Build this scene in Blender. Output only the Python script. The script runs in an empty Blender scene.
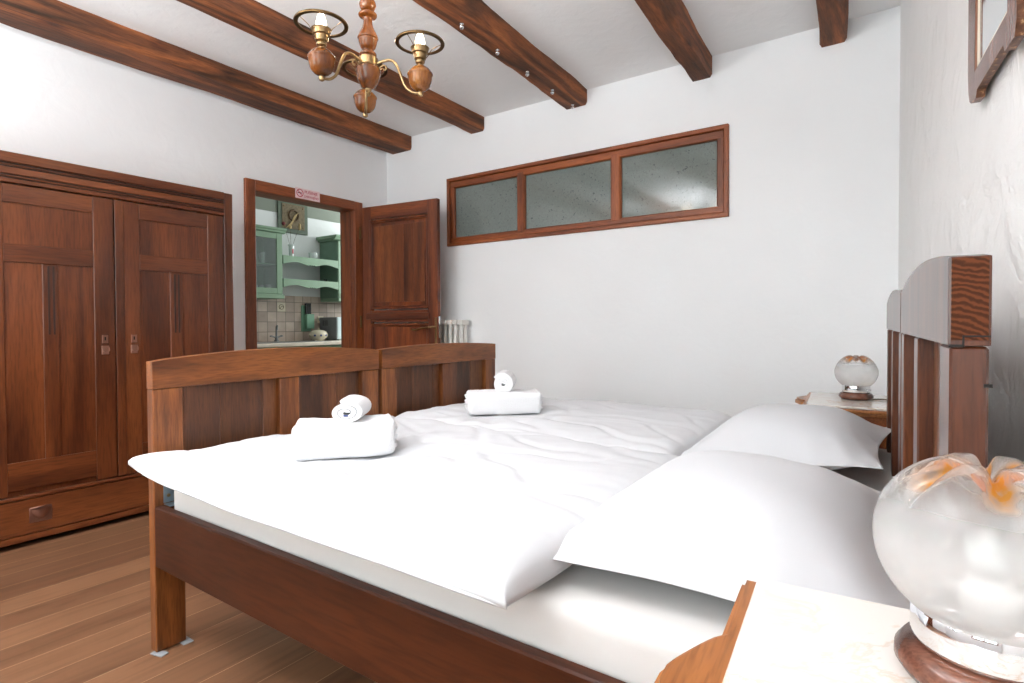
import bpy, bmesh, math, random
from mathutils import Vector, Matrix, noise
random.seed(7)
SC = bpy.context.scene
COL = SC.collection
R = math.radians
H = 1.08

# ------------------------------------------------------------------ colour + materials
def lin(r, g, b):
    f = lambda c: (c/255)/12.92 if c/255 <= .04045 else (((c/255)+.055)/1.055)**2.4
    return (f(r), f(g), f(b), 1)

class NT:
    def __init__(s, name):
        s.m = bpy.data.materials.new(name); s.m.use_nodes = True
        s.t = s.m.node_tree; s.t.nodes.clear()
        s.out = s.n('ShaderNodeOutputMaterial')
    def n(s, typ, **kw):
        nd = s.t.nodes.new(typ)
        for k, v in kw.items():
            if k.startswith('i_'):
                key = k[2:]; key = int(key) if key.isdigit() else key.replace('_', ' ')
                nd.inputs[key].default_value = v
            else: setattr(nd, k, v)
        return nd
    def l(s, a, b): s.t.links.new(a, b)
    def coord(s, scale=(1, 1, 1), rot=(0, 0, 0)):
        tc = s.n('ShaderNodeTexCoord'); mp = s.n('ShaderNodeMapping')
        mp.inputs['Scale'].default_value = scale; mp.inputs['Rotation'].default_value = rot
        s.l(tc.outputs['Object'], mp.inputs['Vector']); return mp.outputs[0]
    def ramp(s, fac, stops):
        r = s.n('ShaderNodeValToRGB'); e = r.color_ramp.elements
        while len(e) < len(stops): e.new(.5)
        for el, (p, c) in zip(e, stops): el.position = p; el.color = c
        s.l(fac, r.inputs[0]); return r.outputs[0]
    def bsdf(s, **kw):
        p = s.n('ShaderNodeBsdfPrincipled')
        for k, v in kw.items(): p.inputs[k.replace('_', ' ')].default_value = v
        s.l(p.outputs[0], s.out.inputs[0]); return p
    def bump(s, h, p, strength=.2, dist=.01):
        b = s.n('ShaderNodeBump'); b.inputs['Strength'].default_value = strength; b.inputs['Distance'].default_value = dist
        s.l(h, b.inputs['Height']); s.l(b.outputs[0], p.inputs['Normal']); return b

def mixc(s, fac, a, b, mode='MIX'):
    m = s.n('ShaderNodeMix'); m.data_type = 'RGBA'; m.blend_type = mode
    for sock, v in ((m.inputs[0], fac), (m.inputs[6], a), (m.inputs[7], b)):
        if hasattr(v, 'links') or hasattr(v, 'is_linked'): s.l(v, sock)
        else: sock.default_value = v
    return m.outputs[2]

def plain(name, c, rough=.5, metal=0, noise_amt=.06, nscale=8, **kw):
    s = NT(name); p = s.bsdf(Roughness=rough, Metallic=metal, **kw)
    nz = s.n('ShaderNodeTexNoise', i_Scale=nscale, i_Detail=3); s.l(s.coord(), nz.inputs[0])
    d = tuple(x*(1-noise_amt*2) for x in c[:3])+(1,)
    s.l(s.ramp(nz.outputs[0], [(.35, d), (.65, c)]), p.inputs['Base Color'])
    return s.m

def wood(name, dark, mid, light, axis='z', rough=.42, freq=1.0, knots=0, island=.35, bumpy=.12, spec=.5, distort=.6):
    s = NT(name); p = s.bsdf(Roughness=rough); p.inputs['Specular IOR Level'].default_value = spec
    wm = (1, .95, 1) if 'mirror' in name or 'walnut' in name else ((1.18, 1.08, .76) if 'beam' in name else (1.15, 1.05, .72) if 'transom' in name else (1.05, .97, .64) if name.startswith('bed_oak') else (.87, .81, .57))
    dark, mid, light = [tuple(q*w_ for q, w_ in zip(c_[:3], wm))+(1,) for c_ in (dark, mid, light)]
    k = {'x': (.09, 1, 1), 'y': (1, .09, 1), 'z': (1, 1, .09)}[axis]
    sc = tuple(a*22*freq for a in k)
    geo = s.n('ShaderNodeNewGeometry')
    tc = s.n('ShaderNodeTexCoord'); mp = s.n('ShaderNodeMapping'); mp.inputs['Scale'].default_value = sc
    off = s.n('ShaderNodeVectorMath', operation='SCALE'); off.inputs[0].default_value = (3.1, 5.7, 4.3)
    s.l(geo.outputs['Random Per Island'], off.inputs['Scale'])
    ad = s.n('ShaderNodeVectorMath', operation='ADD'); s.l(tc.outputs['Object'], ad.inputs[0]); s.l(off.outputs[0], ad.inputs[1])
    s.l(ad.outputs[0], mp.inputs['Vector'])
    n1 = s.n('ShaderNodeTexNoise', i_Scale=.45, i_Detail=4, i_Distortion=distort); s.l(mp.outputs[0], n1.inputs[0])
    c1 = s.ramp(n1.outputs[0], [(.3, dark), (.5, mid), (.72, light)])
    n2 = s.n('ShaderNodeTexNoise', i_Scale=7, i_Detail=4, i_Distortion=.3); s.l(mp.outputs[0], n2.inputs[0])
    g = s.ramp(n2.outputs[0], [(.34, (.58, .52, .48, 1)), (.56, (1.04, 1.04, 1.04, 1))])
    c2 = mixc(s, .75, c1, g, 'MULTIPLY')
    r = s.ramp(geo.outputs['Random Per Island'], [(0, (1-island, 1-island, 1-island, 1)), (1, (1+island*.35,)*3+(1,))])
    c3 = mixc(s, 1.0, c2, r, 'MULTIPLY')
    if knots:
        v = s.n('ShaderNodeTexVoronoi', i_Scale=abs(knots))
        mk = s.n('ShaderNodeMapping'); kk = {'x': (.45, 1, 1), 'y': (1, .45, 1), 'z': (1, 1, .45)}[axis] if knots > 0 else (1, 0, .45)
        mk.inputs['Scale'].default_value = kk; s.l(ad.outputs[0], mk.inputs[0]); s.l(mk.outputs[0], v.inputs[0])
        kn = s.ramp(v.outputs['Distance'], [(.05, (.18, .12, .1, 1)), (.13, (.7, .62, .58, 1)), (.2, (1, 1, 1, 1))])
        c3 = mixc(s, .9, c3, kn, 'MULTIPLY')
    s.l(c3, p.inputs['Base Color'])
    s.bump(n2.outputs[0], p, bumpy, .003)
    return s.m

def plaster(name, c, bscale=9, strength=.25, dist=.012, rough=.85):
    s = NT(name); p = s.bsdf(Roughness=rough); p.inputs['Specular IOR Level'].default_value = .25
    co = s.coord()
    a = s.n('ShaderNodeTexNoise', i_Scale=bscale, i_Detail=6, i_Roughness=.55, i_Distortion=.5); s.l(co, a.inputs[0])
    b = s.n('ShaderNodeTexNoise', i_Scale=1.6, i_Detail=2); s.l(co, b.inputs[0])
    s.l(s.ramp(b.outputs[0], [(.3, tuple(x*.965 for x in c[:3])+(1,)), (.7, c)]), p.inputs['Base Color'])
    s.bump(a.outputs[0], p, strength, dist); return s.m

M = {}
DK = dict(dark=lin(74, 30, 16), mid=lin(112, 52, 28), light=lin(140, 70, 40))
for ax in 'xyz':
    M['war_'+ax] = wood('wardrobe_wood_'+ax, lin(76, 38, 24), lin(108, 58, 37), lin(134, 77, 50), ax, rough=.3, island=.16, bumpy=.05, freq=.8)
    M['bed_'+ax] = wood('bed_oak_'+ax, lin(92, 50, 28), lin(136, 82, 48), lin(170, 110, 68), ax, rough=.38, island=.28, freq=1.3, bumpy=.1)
    M['door_'+ax] = wood('door_pine_'+ax, lin(74, 34, 20), lin(116, 58, 34), lin(152, 82, 46), ax, rough=.4, island=.12, knots=(-6 if ax == 'z' else 0), freq=.9)
    M['beam_'+ax] = wood('beam_wood_'+ax, lin(48, 32, 24), lin(104, 62, 42), lin(160, 98, 62), ax, rough=.75, island=.1, freq=1.0, bumpy=.9, distort=1.6, knots=5)
s = NT('oak_end_grain'); p = s.bsdf(Roughness=.6); p.inputs['Specular IOR Level'].default_value = .15
co = s.coord(scale=(1, 1, 1)); wv = s.n('ShaderNodeTexWave', wave_type='RINGS', rings_direction='Y', i_Scale=46, i_Distortion=8, i_Detail=3); 
mp_ = s.n('ShaderNodeMapping'); mp_.inputs['Location'].default_value = (-2.045, 0, -1.02); s.l(co, mp_.inputs[0]); s.l(mp_.outputs[0], wv.inputs[0])
s.l(s.ramp(wv.outputs[0], [(.1, lin(62, 30, 12)), (.6, lin(80, 41, 19)), (.9, lin(96, 50, 24))]), p.inputs['Base Color']); M['endgrain'] = s.m
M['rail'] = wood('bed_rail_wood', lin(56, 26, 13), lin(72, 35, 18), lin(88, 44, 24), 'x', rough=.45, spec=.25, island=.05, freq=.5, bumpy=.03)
M['door_boards'] = wood('door_board_pine', lin(78, 38, 22), lin(128, 68, 38), lin(166, 98, 58), 'z', rough=.4, island=.38, knots=-5, freq=.9)
M['bed_panel'] = wood('bed_panel_oak', lin(74, 42, 26), lin(110, 66, 42), lin(138, 88, 58), 'z', rough=.4, island=.25, freq=1.3, bumpy=.1)
M['head'] = wood('headboard_wood', lin(54, 26, 14), lin(84, 42, 22), lin(110, 60, 34), 'z', rough=.42, island=.1, freq=1.3, bumpy=.04, spec=.3)
M['win_x'] = wood('transom_wood_x', lin(92, 48, 28), lin(132, 72, 44), lin(160, 92, 58), 'x', rough=.45, island=.1)
M['win_y'] = wood('transom_wood_y', lin(92, 48, 28), lin(132, 72, 44), lin(160, 92, 58), 'y', rough=.45, island=.1)
M['win_z'] = wood('transom_wood_z', lin(92, 48, 28), lin(132, 72, 44), lin(160, 92, 58), 'z', rough=.45, island=.1)
M['night'] = wood('nightstand_wood', lin(140, 86, 52), lin(176, 114, 72), lin(200, 138, 92), 'y', rough=.3, island=.1, bumpy=.04)
M['night_dark'] = wood('nightstand_body_wood', lin(112, 60, 34), lin(142, 80, 46), lin(164, 98, 58), 'y', rough=.35, island=.1)
M['turned'] = wood('turned_lamp_wood', lin(96, 52, 24), lin(140, 84, 42), lin(178, 120, 66), 'z', rough=.16, island=.1, bumpy=.03)
M['lampbase'] = wood('walnut_lamp_base', lin(64, 40, 30), lin(104, 66, 50), lin(140, 94, 72), 'x', rough=.22, island=0, freq=2, bumpy=.03)
M['mirror_wood'] = wood('mirror_frame_wood', lin(92, 62, 52), lin(124, 90, 78), lin(146, 112, 98), 'z', rough=.25, island=.05, bumpy=.05)
M['plaster'] = plaster('white_plaster', lin(242, 243, 244))
M['plaster_rough'] = plaster('white_rough_plaster', lin(243, 243, 242), bscale=5, strength=.8, dist=.03)
M['ceil'] = plaster('ceiling_plaster', lin(240, 240, 240), bscale=14, strength=.35, dist=.01)
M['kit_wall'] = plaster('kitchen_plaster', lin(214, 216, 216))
M['upper_shade'] = plaster('kitchen_shade_paint', lin(124, 130, 120))
M['groove'] = plain('dark_groove', lin(48, 30, 24), .6)
M['dark'] = plain('dark_brown_plain', lin(30, 22, 18), .8)  # plain dark brown for joints, keyhole, plinth and mirror backing
M['brass'] = plain('antique_brass', lin(162, 136, 98), .28, 1)
M['brass_dark'] = plain('dark_brass', lin(112, 88, 58), .35, 1)
M['copper'] = plain('aged_copper_pull', lin(160, 120, 104), .35, .9)
M['zinc'] = plain('zinc_plated_steel', lin(150, 168, 178), .35, .9)
M['felt'] = plain('grey_felt', lin(150, 152, 155), .9)
M['chrome'] = plain('chrome', lin(225, 226, 228), .06, 1, 0)
M['radiator'] = plain('radiator_enamel', lin(236, 234, 228), .35)
M['black'] = plain('black_plastic', lin(28, 28, 30), .35)
M['green'] = plain('sage_green_paint', lin(122, 150, 124), .45, noise_amt=.04)
M['green_in'] = plain('sage_green_interior', lin(108, 138, 118), .55)
M['green_box'] = plain('mint_green_paint', lin(112, 156, 130), .5)
M['counter'] = plain('cream_worktop', lin(226, 216, 200), .4)
M['steel'] = plain('brushed_steel', lin(120, 122, 124), .3, .8)
M['mw_side'] = plain('grey_appliance_metal', lin(120, 122, 126), .45, .2)
M['mw_door'] = plain('white_appliance_door', lin(200, 216, 218), .3)
M['cream'] = plain('cream_ceramic', lin(206, 196, 172), .25)
M['blue'] = plain('blue_glaze', lin(58, 74, 130), .3)
M['white'] = plain('white_enamel', lin(240, 240, 240), .4, noise_amt=0)
M['red'] = plain('deep_red_petals', lin(98, 28, 34), .8)
M['straw'] = plain('dried_straw', lin(168, 146, 104), .85)
M['brown'] = plain('dried_brown_stems', lin(84, 66, 46), .9)
M['plaque_edge'] = plain('green_bronze_border', lin(70, 84, 66), .5)
M['plaque'] = plain('sand_plaque', lin(112, 98, 74), .8, noise_amt=.2, nscale=40)
M['sticker'] = plain('sticker_paper', lin(238, 214, 216), .5, noise_amt=0)
M['stk_red'] = plain('sticker_red_ink', lin(190, 60, 80), .6, noise_amt=0)
M['stk_black'] = plain('sticker_dark_ink', lin(70, 40, 60), .6, noise_amt=0)
M['gilt'] = plain('gilt_inner_edge', lin(206, 150, 120), .25, .7)
M['cream_bead'] = plain('cream_mirror_slip', lin(228, 222, 206), .5)
_c = M['head'].node_tree.nodes['Principled BSDF']; _c.inputs['Coat Weight'].default_value = .7; _c.inputs['Coat Roughness'].default_value = .2
M['orange_glass'] = plain('cable_white', lin(225, 225, 222), .5)

# hammered copper side of the mirror
s = NT('gold_flecked_side'); p = s.bsdf(Roughness=.35, Metallic=.5)
nz = s.n('ShaderNodeTexNoise', i_Scale=90, i_Detail=3); s.l(s.coord(), nz.inputs[0])
s.l(s.ramp(nz.outputs[0], [(.4, lin(92, 60, 44)), (.58, lin(120, 80, 56)), (.72, lin(226, 178, 130))]), p.inputs['Base Color'])
s.bump(nz.outputs[0], p, .4, .002); M['fleck'] = s.m

# fabrics
def fabric(name, c, wr=.12, wscale=700, big=0, rough=.9):
    s = NT(name); p = s.bsdf(Roughness=rough, Base_Color=c); p.inputs['Sheen Weight'].default_value = .15
    co = s.coord()
    a = s.n('ShaderNodeTexNoise', i_Scale=wscale, i_Detail=2); s.l(co, a.inputs[0])
    b = s.n('ShaderNodeTexNoise', i_Scale=9, i_Detail=4, i_Distortion=.8); s.l(co, b.inputs[0])
    ad = s.n('ShaderNodeMath', operation='MULTIPLY_ADD'); s.l(b.outputs[0], ad.inputs[0]); ad.inputs[1].default_value = big; s.l(a.outputs[0], ad.inputs[2])
    s.bump(ad.outputs[0], p, wr, .004); return s.m
M['linen'] = fabric('white_cotton', lin(206, 207, 210), .12, 900, 3)
M['sheet'] = fabric('white_fitted_sheet_cotton', lin(216, 213, 210), .15, 900, 5)
M['terry'] = fabric('white_terry', lin(224, 224, 226), .6, 260, 1, 1)

# floor boards along Y
s = NT('oak_floor_planks'); p = s.bsdf(Roughness=.38)
co = s.coord(rot=(0, 0, R(90)))
br = s.n('ShaderNodeTexBrick', offset=.37, squash=1); s.l(co, br.inputs['Vector'])
br.inputs['Scale'].default_value = 1; br.inputs['Mortar Size'].default_value = .0011; br.inputs['Mortar Smooth'].default_value = .2
br.inputs['Brick Width'].default_value = 1.35; br.inputs['Row Height'].default_value = .145
br.inputs['Color1'].default_value = lin(110, 76, 54); br.inputs['Color2'].default_value = lin(134, 96, 69); br.inputs['Mortar'].default_value = lin(190, 156, 122)
c2 = s.coord(scale=(16, 1.3, 16)); n1 = s.n('ShaderNodeTexNoise', i_Scale=1.2, i_Detail=6, i_Distortion=1.2); s.l(c2, n1.inputs[0])
g = s.ramp(n1.outputs[0], [(.28, (.62, .58, .54, 1)), (.5, (.95, .95, .95, 1)), (.75, (1.08, 1.06, 1.04, 1))])
s.l(mixc(s, .85, br.outputs['Color'], g, 'MULTIPLY'), p.inputs['Base Color'])
s.bump(n1.outputs[0], p, .08, .004); M['floor'] = s.m

# backsplash: 11 cm tumbled tiles on the X plane (object Y,Z)
s = NT('tumbled_stone_tiles'); p = s.bsdf(Roughness=.5)
tc = s.n('ShaderNodeTexCoord'); sx = s.n('ShaderNodeSeparateXYZ'); cx = s.n('ShaderNodeCombineXYZ')
s.l(tc.outputs['Object'], sx.inputs[0]); s.l(sx.outputs[1], cx.inputs[0]); s.l(sx.outputs[2], cx.inputs[1])
br = s.n('ShaderNodeTexBrick', offset=0); s.l(cx.outputs[0], br.inputs['Vector'])
for k_, v_ in (('Scale', 1), ('Mortar Size', .004), ('Mortar Smooth', .3), ('Brick Width', .111), ('Row Height', .111)): br.inputs[k_].default_value = v_
br.inputs['Color1'].default_value = lin(160, 144, 132); br.inputs['Color2'].default_value = lin(192, 174, 160); br.inputs['Mortar'].default_value = lin(116, 108, 100)
nz = s.n('ShaderNodeTexNoise', i_Scale=14, i_Detail=4); s.l(tc.outputs['Object'], nz.inputs[0])
s.l(mixc(s, .6, br.outputs['Color'], s.ramp(nz.outputs[0], [(.3, (.78, .76, .74, 1)), (.7, (1.05, 1.03, 1, 1))]), 'MULTIPLY'), p.inputs['Base Color'])
M['tiles'] = s.m

# marble
s = NT('cream_marble'); p = s.bsdf(Roughness=.12); co = s.coord()
n1 = s.n('ShaderNodeTexNoise', i_Scale=7, i_Detail=7, i_Roughness=.6, i_Distortion=1.3); s.l(co, n1.inputs[0])
n2 = s.n('ShaderNodeTexNoise', i_Scale=3, i_Detail=2); s.l(co, n2.inputs[0])
v = s.ramp(n1.outputs[0], [(.47, (1, 1, 1, 1)), (.494, (.86, .72, .60, 1)), (.503, (.86, .72, .60, 1)), (.53, (1, 1, 1, 1))])
base = s.ramp(n2.outputs[0], [(.3, lin(222, 215, 208)), (.7, lin(232, 227, 221))])
s.l(mixc(s, s.ramp(n2.outputs[0], [(.4, (.2, .2, .2, 1)), (.6, (1, 1, 1, 1))]), base, mixc(s, 1.0, base, v, 'MULTIPLY')), p.inputs['Base Color'])
M['marble'] = s.m

# obscured transom glass
s = NT('obscured_glass'); p = s.bsdf(Roughness=.05); p.inputs['IOR'].default_value = 1.5
co = s.coord()
v = s.n('ShaderNodeTexNoise', i_Scale=60, i_Detail=4, i_Distortion=1.5); s.l(co, v.inputs[0])
w = s.n('ShaderNodeTexNoise', i_Scale=9, i_Detail=3); s.l(co, w.inputs[0])
fl = s.ramp(v.outputs[0], [(.30, lin(62, 70, 66)), (.36, lin(112, 120, 116)), (.7, lin(122, 130, 126))])
s.l(fl, p.inputs['Base Color']); s.bump(v.outputs[0], p, .05, .004); M['obscured'] = s.m

def clear_glass(name, tint, refl=.12, milk=0.0, milkc=(.9, .92, .92, 1)):
    s = NT(name)
    tr = s.n('ShaderNodeBsdfTransparent'); tr.inputs[0].default_value = tint
    gl = s.n('ShaderNodeBsdfGlossy'); gl.inputs['Roughness'].default_value = .03
    lw = s.n('ShaderNodeLayerWeight'); lw.inputs[0].default_value = .25
    mx = s.n('ShaderNodeMixShader'); mm = s.n('ShaderNodeMath', operation='MULTIPLY_ADD'); s.l(lw.outputs['Fresnel'], mm.inputs[0]); mm.inputs[1].default_value = .8; mm.inputs[2].default_value = refl*.3
    s.l(mm.outputs[0], mx.inputs[0]); s.l(tr.outputs[0], mx.inputs[1]); s.l(gl.outputs[0], mx.inputs[2])
    last = mx.outputs[0]
    if milk:
        df = s.n('ShaderNodeBsdfDiffuse'); df.inputs[0].default_value = milkc
        m2 = s.n('ShaderNodeMixShader'); m2.inputs[0].default_value = milk; s.l(last, m2.inputs[1]); s.l(df.outputs[0], m2.inputs[2]); last = m2.outputs[0]
    s.l(last, s.out.inputs[0]); return s.m
M['glass'] = clear_glass('clear_glass', (.92, .96, .95, 1))
M['cab_glass'] = clear_glass('cabinet_glass', (.86, .93, .9, 1), .2)
M['glassware'] = clear_glass('milky_glassware', (.9, .93, .93, 1), .3, .35)

# globe: clear glass, milk-white below, amber streaks round the pinched top
s = NT('milky_amber_globe')
tc = s.n('ShaderNodeTexCoord'); sx = s.n('ShaderNodeSeparateXYZ'); s.l(tc.outputs['Object'], sx.inputs[0])
at = s.n('ShaderNodeAttribute', attribute_name='amber'); at2 = s.n('ShaderNodeAttribute', attribute_name='milk')
nz = s.n('ShaderNodeTexNoise', i_Scale=45, i_Detail=4, i_Distortion=.8); s.l(tc.outputs['Object'], nz.inputs[0])
nb = s.n('ShaderNodeTexNoise', i_Scale=14, i_Detail=3); s.l(tc.outputs['Object'], nb.inputs[0])
am = s.n('ShaderNodeMath', operation='MULTIPLY_ADD'); s.l(nz.outputs[0], am.inputs[0]); am.inputs[1].default_value = 3.6; am.inputs[2].default_value = -.8
amf = s.n('ShaderNodeMath', operation='MULTIPLY', use_clamp=True); s.l(am.outputs[0], amf.inputs[0]); s.l(at.outputs['Fac'], amf.inputs[1])
tr = s.n('ShaderNodeBsdfTransparent')
s.l(mixc(s, amf.outputs[0], (.93, .94, .94, 1), (.97, .42, .05, 1)), tr.inputs[0])
df = s.n('ShaderNodeBsdfDiffuse'); s.l(mixc(s, amf.outputs[0], (.95, .95, .95, 1), (.66, .29, .05, 1)), df.inputs[0])
tl = s.n('ShaderNodeBsdfTranslucent'); s.l(mixc(s, amf.outputs[0], (.93, .93, .93, 1), (.9, .42, .07, 1)), tl.inputs[0])
dt = s.n('ShaderNodeMixShader'); dt.inputs[0].default_value = .5; s.l(df.outputs[0], dt.inputs[1]); s.l(tl.outputs[0], dt.inputs[2])
mf = s.n('ShaderNodeMath', operation='MULTIPLY_ADD', use_clamp=True); s.l(amf.outputs[0], mf.inputs[0]); mf.inputs[1].default_value = .45
mf2 = s.n('ShaderNodeMath', operation='MULTIPLY'); s.l(at2.outputs['Fac'], mf2.inputs[0]); mf3 = s.n('ShaderNodeMath', operation='MULTIPLY_ADD'); s.l(nb.outputs[0], mf3.inputs[0]); mf3.inputs[1].default_value = .5; mf3.inputs[2].default_value = .75
s.l(mf3.outputs[0], mf2.inputs[1]); s.l(mf2.outputs[0], mf.inputs[2])
m1 = s.n('ShaderNodeMixShader'); s.l(mf.outputs[0], m1.inputs[0]); s.l(tr.outputs[0], m1.inputs[1]); s.l(dt.outputs[0], m1.inputs[2])
gl = s.n('ShaderNodeBsdfGlossy'); gl.inputs['Roughness'].default_value = .03
lw = s.n('ShaderNodeLayerWeight'); lw.inputs[0].default_value = .3
lm = s.n('ShaderNodeMath', operation='MULTIPLY'); s.l(lw.outputs['Fresnel'], lm.inputs[0]); lm.inputs[1].default_value = .7
m2 = s.n('ShaderNodeMixShader'); s.l(lm.outputs[0], m2.inputs[0]); s.l(m1.outputs[0], m2.inputs[1]); s.l(gl.outputs[0], m2.inputs[2])
s.l(m2.outputs[0], s.out.inputs[0]); M['globe'] = s.m

s = NT('mirror_glass'); p = s.bsdf(Roughness=.04, Metallic=1, Base_Color=(.86, .88, .88, 1)); M['mirror'] = s.m
s = NT('lit_candle_bulb'); e = s.n('ShaderNodeEmission'); e.inputs[0].default_value = (1, .82, .58, 1); e.inputs[1].default_value = 9; s.l(e.outputs[0], s.out.inputs[0]); M['bulb'] = s.m
s = NT('sky_outside'); e = s.n('ShaderNodeEmission'); e.inputs[0].default_value = (.9, .95, 1, 1); e.inputs[1].default_value = 3; s.l(e.outputs[0], s.out.inputs[0]); M['sky'] = s.m

# ------------------------------------------------------------------ geometry helpers
def box(bm, x0, x1, y0, y1, z0, z1, bev=.002, mat=None, seg=1):
    r = bmesh.ops.create_cube(bm, size=1)
    vs = r['verts']
    for v in vs: v.co = Vector(((x0+x1)/2+v.co.x*(x1-x0), (y0+y1)/2+v.co.y*(y1-y0), (z0+z1)/2+v.co.z*(z1-z0)))
    if bev:
        es = list({e for v in vs for e in v.link_edges})
        r2 = bmesh.ops.bevel(bm, geom=es, offset=bev, segments=seg, affect='EDGES', profile=.7)
        vs = list({v for f in r2['faces'] for v in f.verts} | {v for v in vs if v.is_valid})
    if mat: bmesh.ops.transform(bm, matrix=mat, verts=vs)
    return vs

def lathe(bm, prof, c=(0, 0, 0), seg=32, cap=True, mat=None, fine=0):
    if fine: prof = [(max(.0005, q.x), q.y) for q in smooth_path([(a, b_, 0) for a, b_ in prof], fine)]
    rings = []
    for r, z in prof:
        rings.append([bm.verts.new((c[0]+r*math.cos(2*math.pi*i/seg), c[1]+r*math.sin(2*math.pi*i/seg), c[2]+z)) for i in range(seg)])
    for a, b in zip(rings, rings[1:]):
        for i in range(seg): bm.faces.new((a[i], a[(i+1) % seg], b[(i+1) % seg], b[i]))
    if cap: bm.faces.new(rings[0][::-1]); bm.faces.new(rings[-1])
    vs = [v for r in rings for v in r]
    if mat: bmesh.ops.transform(bm, matrix=mat, verts=vs)
    return vs

def tube(bm, pts, rad, seg=10, closed=False):
    pts = [Vector(p) for p in pts]; n = len(pts); rings = []
    up = None
    for i, p in enumerate(pts):
        if closed: t = (pts[(i+1) % n]-pts[i-1]).normalized()
        else: t = (pts[min(i+1, n-1)]-pts[max(i-1, 0)]).normalized()
        if up is None:
            up = Vector((0, 0, 1)) if abs(t.z) < .9 else Vector((1, 0, 0))
        a = t.cross(up).normalized(); up = a.cross(t).normalized()
        r = rad[i] if isinstance(rad, (list, tuple)) else rad
        rings.append([bm.verts.new(p+(a*math.cos(2*math.pi*k/seg)+up*math.sin(2*math.pi*k/seg))*r) for k in range(seg)])
    m = n if closed else n-1
    for i in range(m):
        A, B = rings[i], rings[(i+1) % n]
        for k in range(seg): bm.faces.new((A[k], A[(k+1) % seg], B[(k+1) % seg], B[k]))
    if not closed: bm.faces.new(rings[0][::-1]); bm.faces.new(rings[-1])

def smooth_path(pts, n=6):
    P = [Vector(p) for p in pts]; out = []
    for i in range(len(P)-1):
        p0 = P[max(i-1, 0)]; p1 = P[i]; p2 = P[i+1]; p3 = P[min(i+2, len(P)-1)]
        for k in range(n):
            t = k/n
            out.append(.5*((2*p1)+(-p0+p2)*t+(2*p0-5*p1+4*p2-p3)*t*t+(-p0+3*p1-3*p2+p3)*t*t*t))
    out.append(P[-1]); return out

def prism(bm, poly, d0, d1, f, bev=0):
    """extrude polygon poly [(a,b)] between depths; f(a,b,d)->xyz"""
    A = [bm.verts.new(f(a, b, d0)) for a, b in poly]; B = [bm.verts.new(f(a, b, d1)) for a, b in poly]
    n = len(poly); fs = [bm.faces.new(A), bm.faces.new(B[::-1])]
    for i in range(n): fs.append(bm.faces.new((A[i], B[i], B[(i+1) % n], A[(i+1) % n])))
    bmesh.ops.recalc_face_normals(bm, faces=fs)
    if bev:
        es = [e for e in set(fs[0].edges) | set(fs[1].edges)]
        bmesh.ops.bevel(bm, geom=es, offset=bev, segments=2, affect='EDGES', profile=.7)

def obj(name, bm, mat, parent=None, loc=(0, 0, 0), smooth=False, rot=0):
    bmesh.ops.recalc_face_normals(bm, faces=bm.faces[:])
    me = bpy.data.meshes.new(name); bm.to_mesh(me); bm.free()
    o = bpy.data.objects.new(name, me); COL.objects.link(o)
    me.materials.append(M[mat] if isinstance(mat, str) else mat)
    o.location = loc; o.rotation_euler = (0, 0, rot)
    if parent: o.parent = parent
    if smooth:
        for p_ in me.polygons: p_.use_smooth = True
        if smooth != 'all':
            try: me.set_sharp_from_angle(angle=R(smooth if not isinstance(smooth, bool) else 40))
            except Exception: pass
    return o
def tag(o, label=None, cat=None, group=None, kind=None):
    if label: o['label'] = label
    if cat: o['category'] = cat
    if group: o['group'] = group
    if kind: o['kind'] = kind
    return o
def thing(name, label, cat, loc=(0, 0, 0), rot=0, group=None):
    o = bpy.data.objects.new(name, None); COL.objects.link(o); o.location = loc; o.rotation_euler = (0, 0, rot)
    o.empty_display_size = .05
    return tag(o, label, cat, group)
def struct(name, bm, mat, parent=None, **kw):
    o = obj(name, bm, mat, parent, **kw)
    if not parent: o['kind'] = 'structure'
    return o
NB = bmesh.new
def copy_tree(o, parent=None):
    c = o.copy(); COL.objects.link(c)
    if parent: c.parent = parent
    for ch in list(o.children): copy_tree(ch, c)
    return c
def bx(*a, **k):
    b = NB(); box(b, *a, **k); return b

# ------------------------------------------------------------------ room
WL, YB, YN, ZC = -3.86, 3.576, -1.35, 2.715
def rw(y): return -.03+(YB-y)*.11      # slanted right wall
b = NB(); box(b, -4.02, .6, YN-.3, YB+.2, -.1, 0, 0); box(b, -5.9, -4.02, 1.3, 5.9, -.1, 0, 0); struct('floor', b, 'floor')
struct('ceiling', bx(-4.02, .6, YN-.3, YB+.2, ZC, ZC+.1, bev=0), 'ceil')
# left wall with door opening 2.30..3.19 x 2.05
b = NB(); y0, y1, zt = 2.28, 3.21, 2.065
box(b, WL-.155, WL, YN-.3, y0, 0, ZC, 0); box(b, WL-.155, WL, y1, YB+.2, 0, ZC, 0); box(b, WL-.155, WL, y0, y1, zt, ZC, 0)
struct('wall_left', b, 'plaster')
# back wall with transom opening
tx0, tx1, tz0, tz1 = -3.13, -.88, 1.722, 2.28
b = NB(); box(b, WL, tx0, YB, YB+.2, 0, ZC, 0); box(b, tx1, .3, YB, YB+.2, 0, ZC, 0); box(b, tx0, tx1, YB, YB+.2, 0, tz0, 0); box(b, tx0, tx1, YB, YB+.2, tz1, ZC, 0)
struct('wall_back', b, 'plaster')
b = NB(); prism(b, [(rw(YB+.2), YB+.2), (rw(YN-.3), YN-.3), (rw(YN-.3)+.2, YN-.3), (rw(YB+.2)+.2, YB+.2)], 0, ZC, lambda a, c, d: (a, c, d)); struct('wall_right', b, 'plaster_rough')
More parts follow.
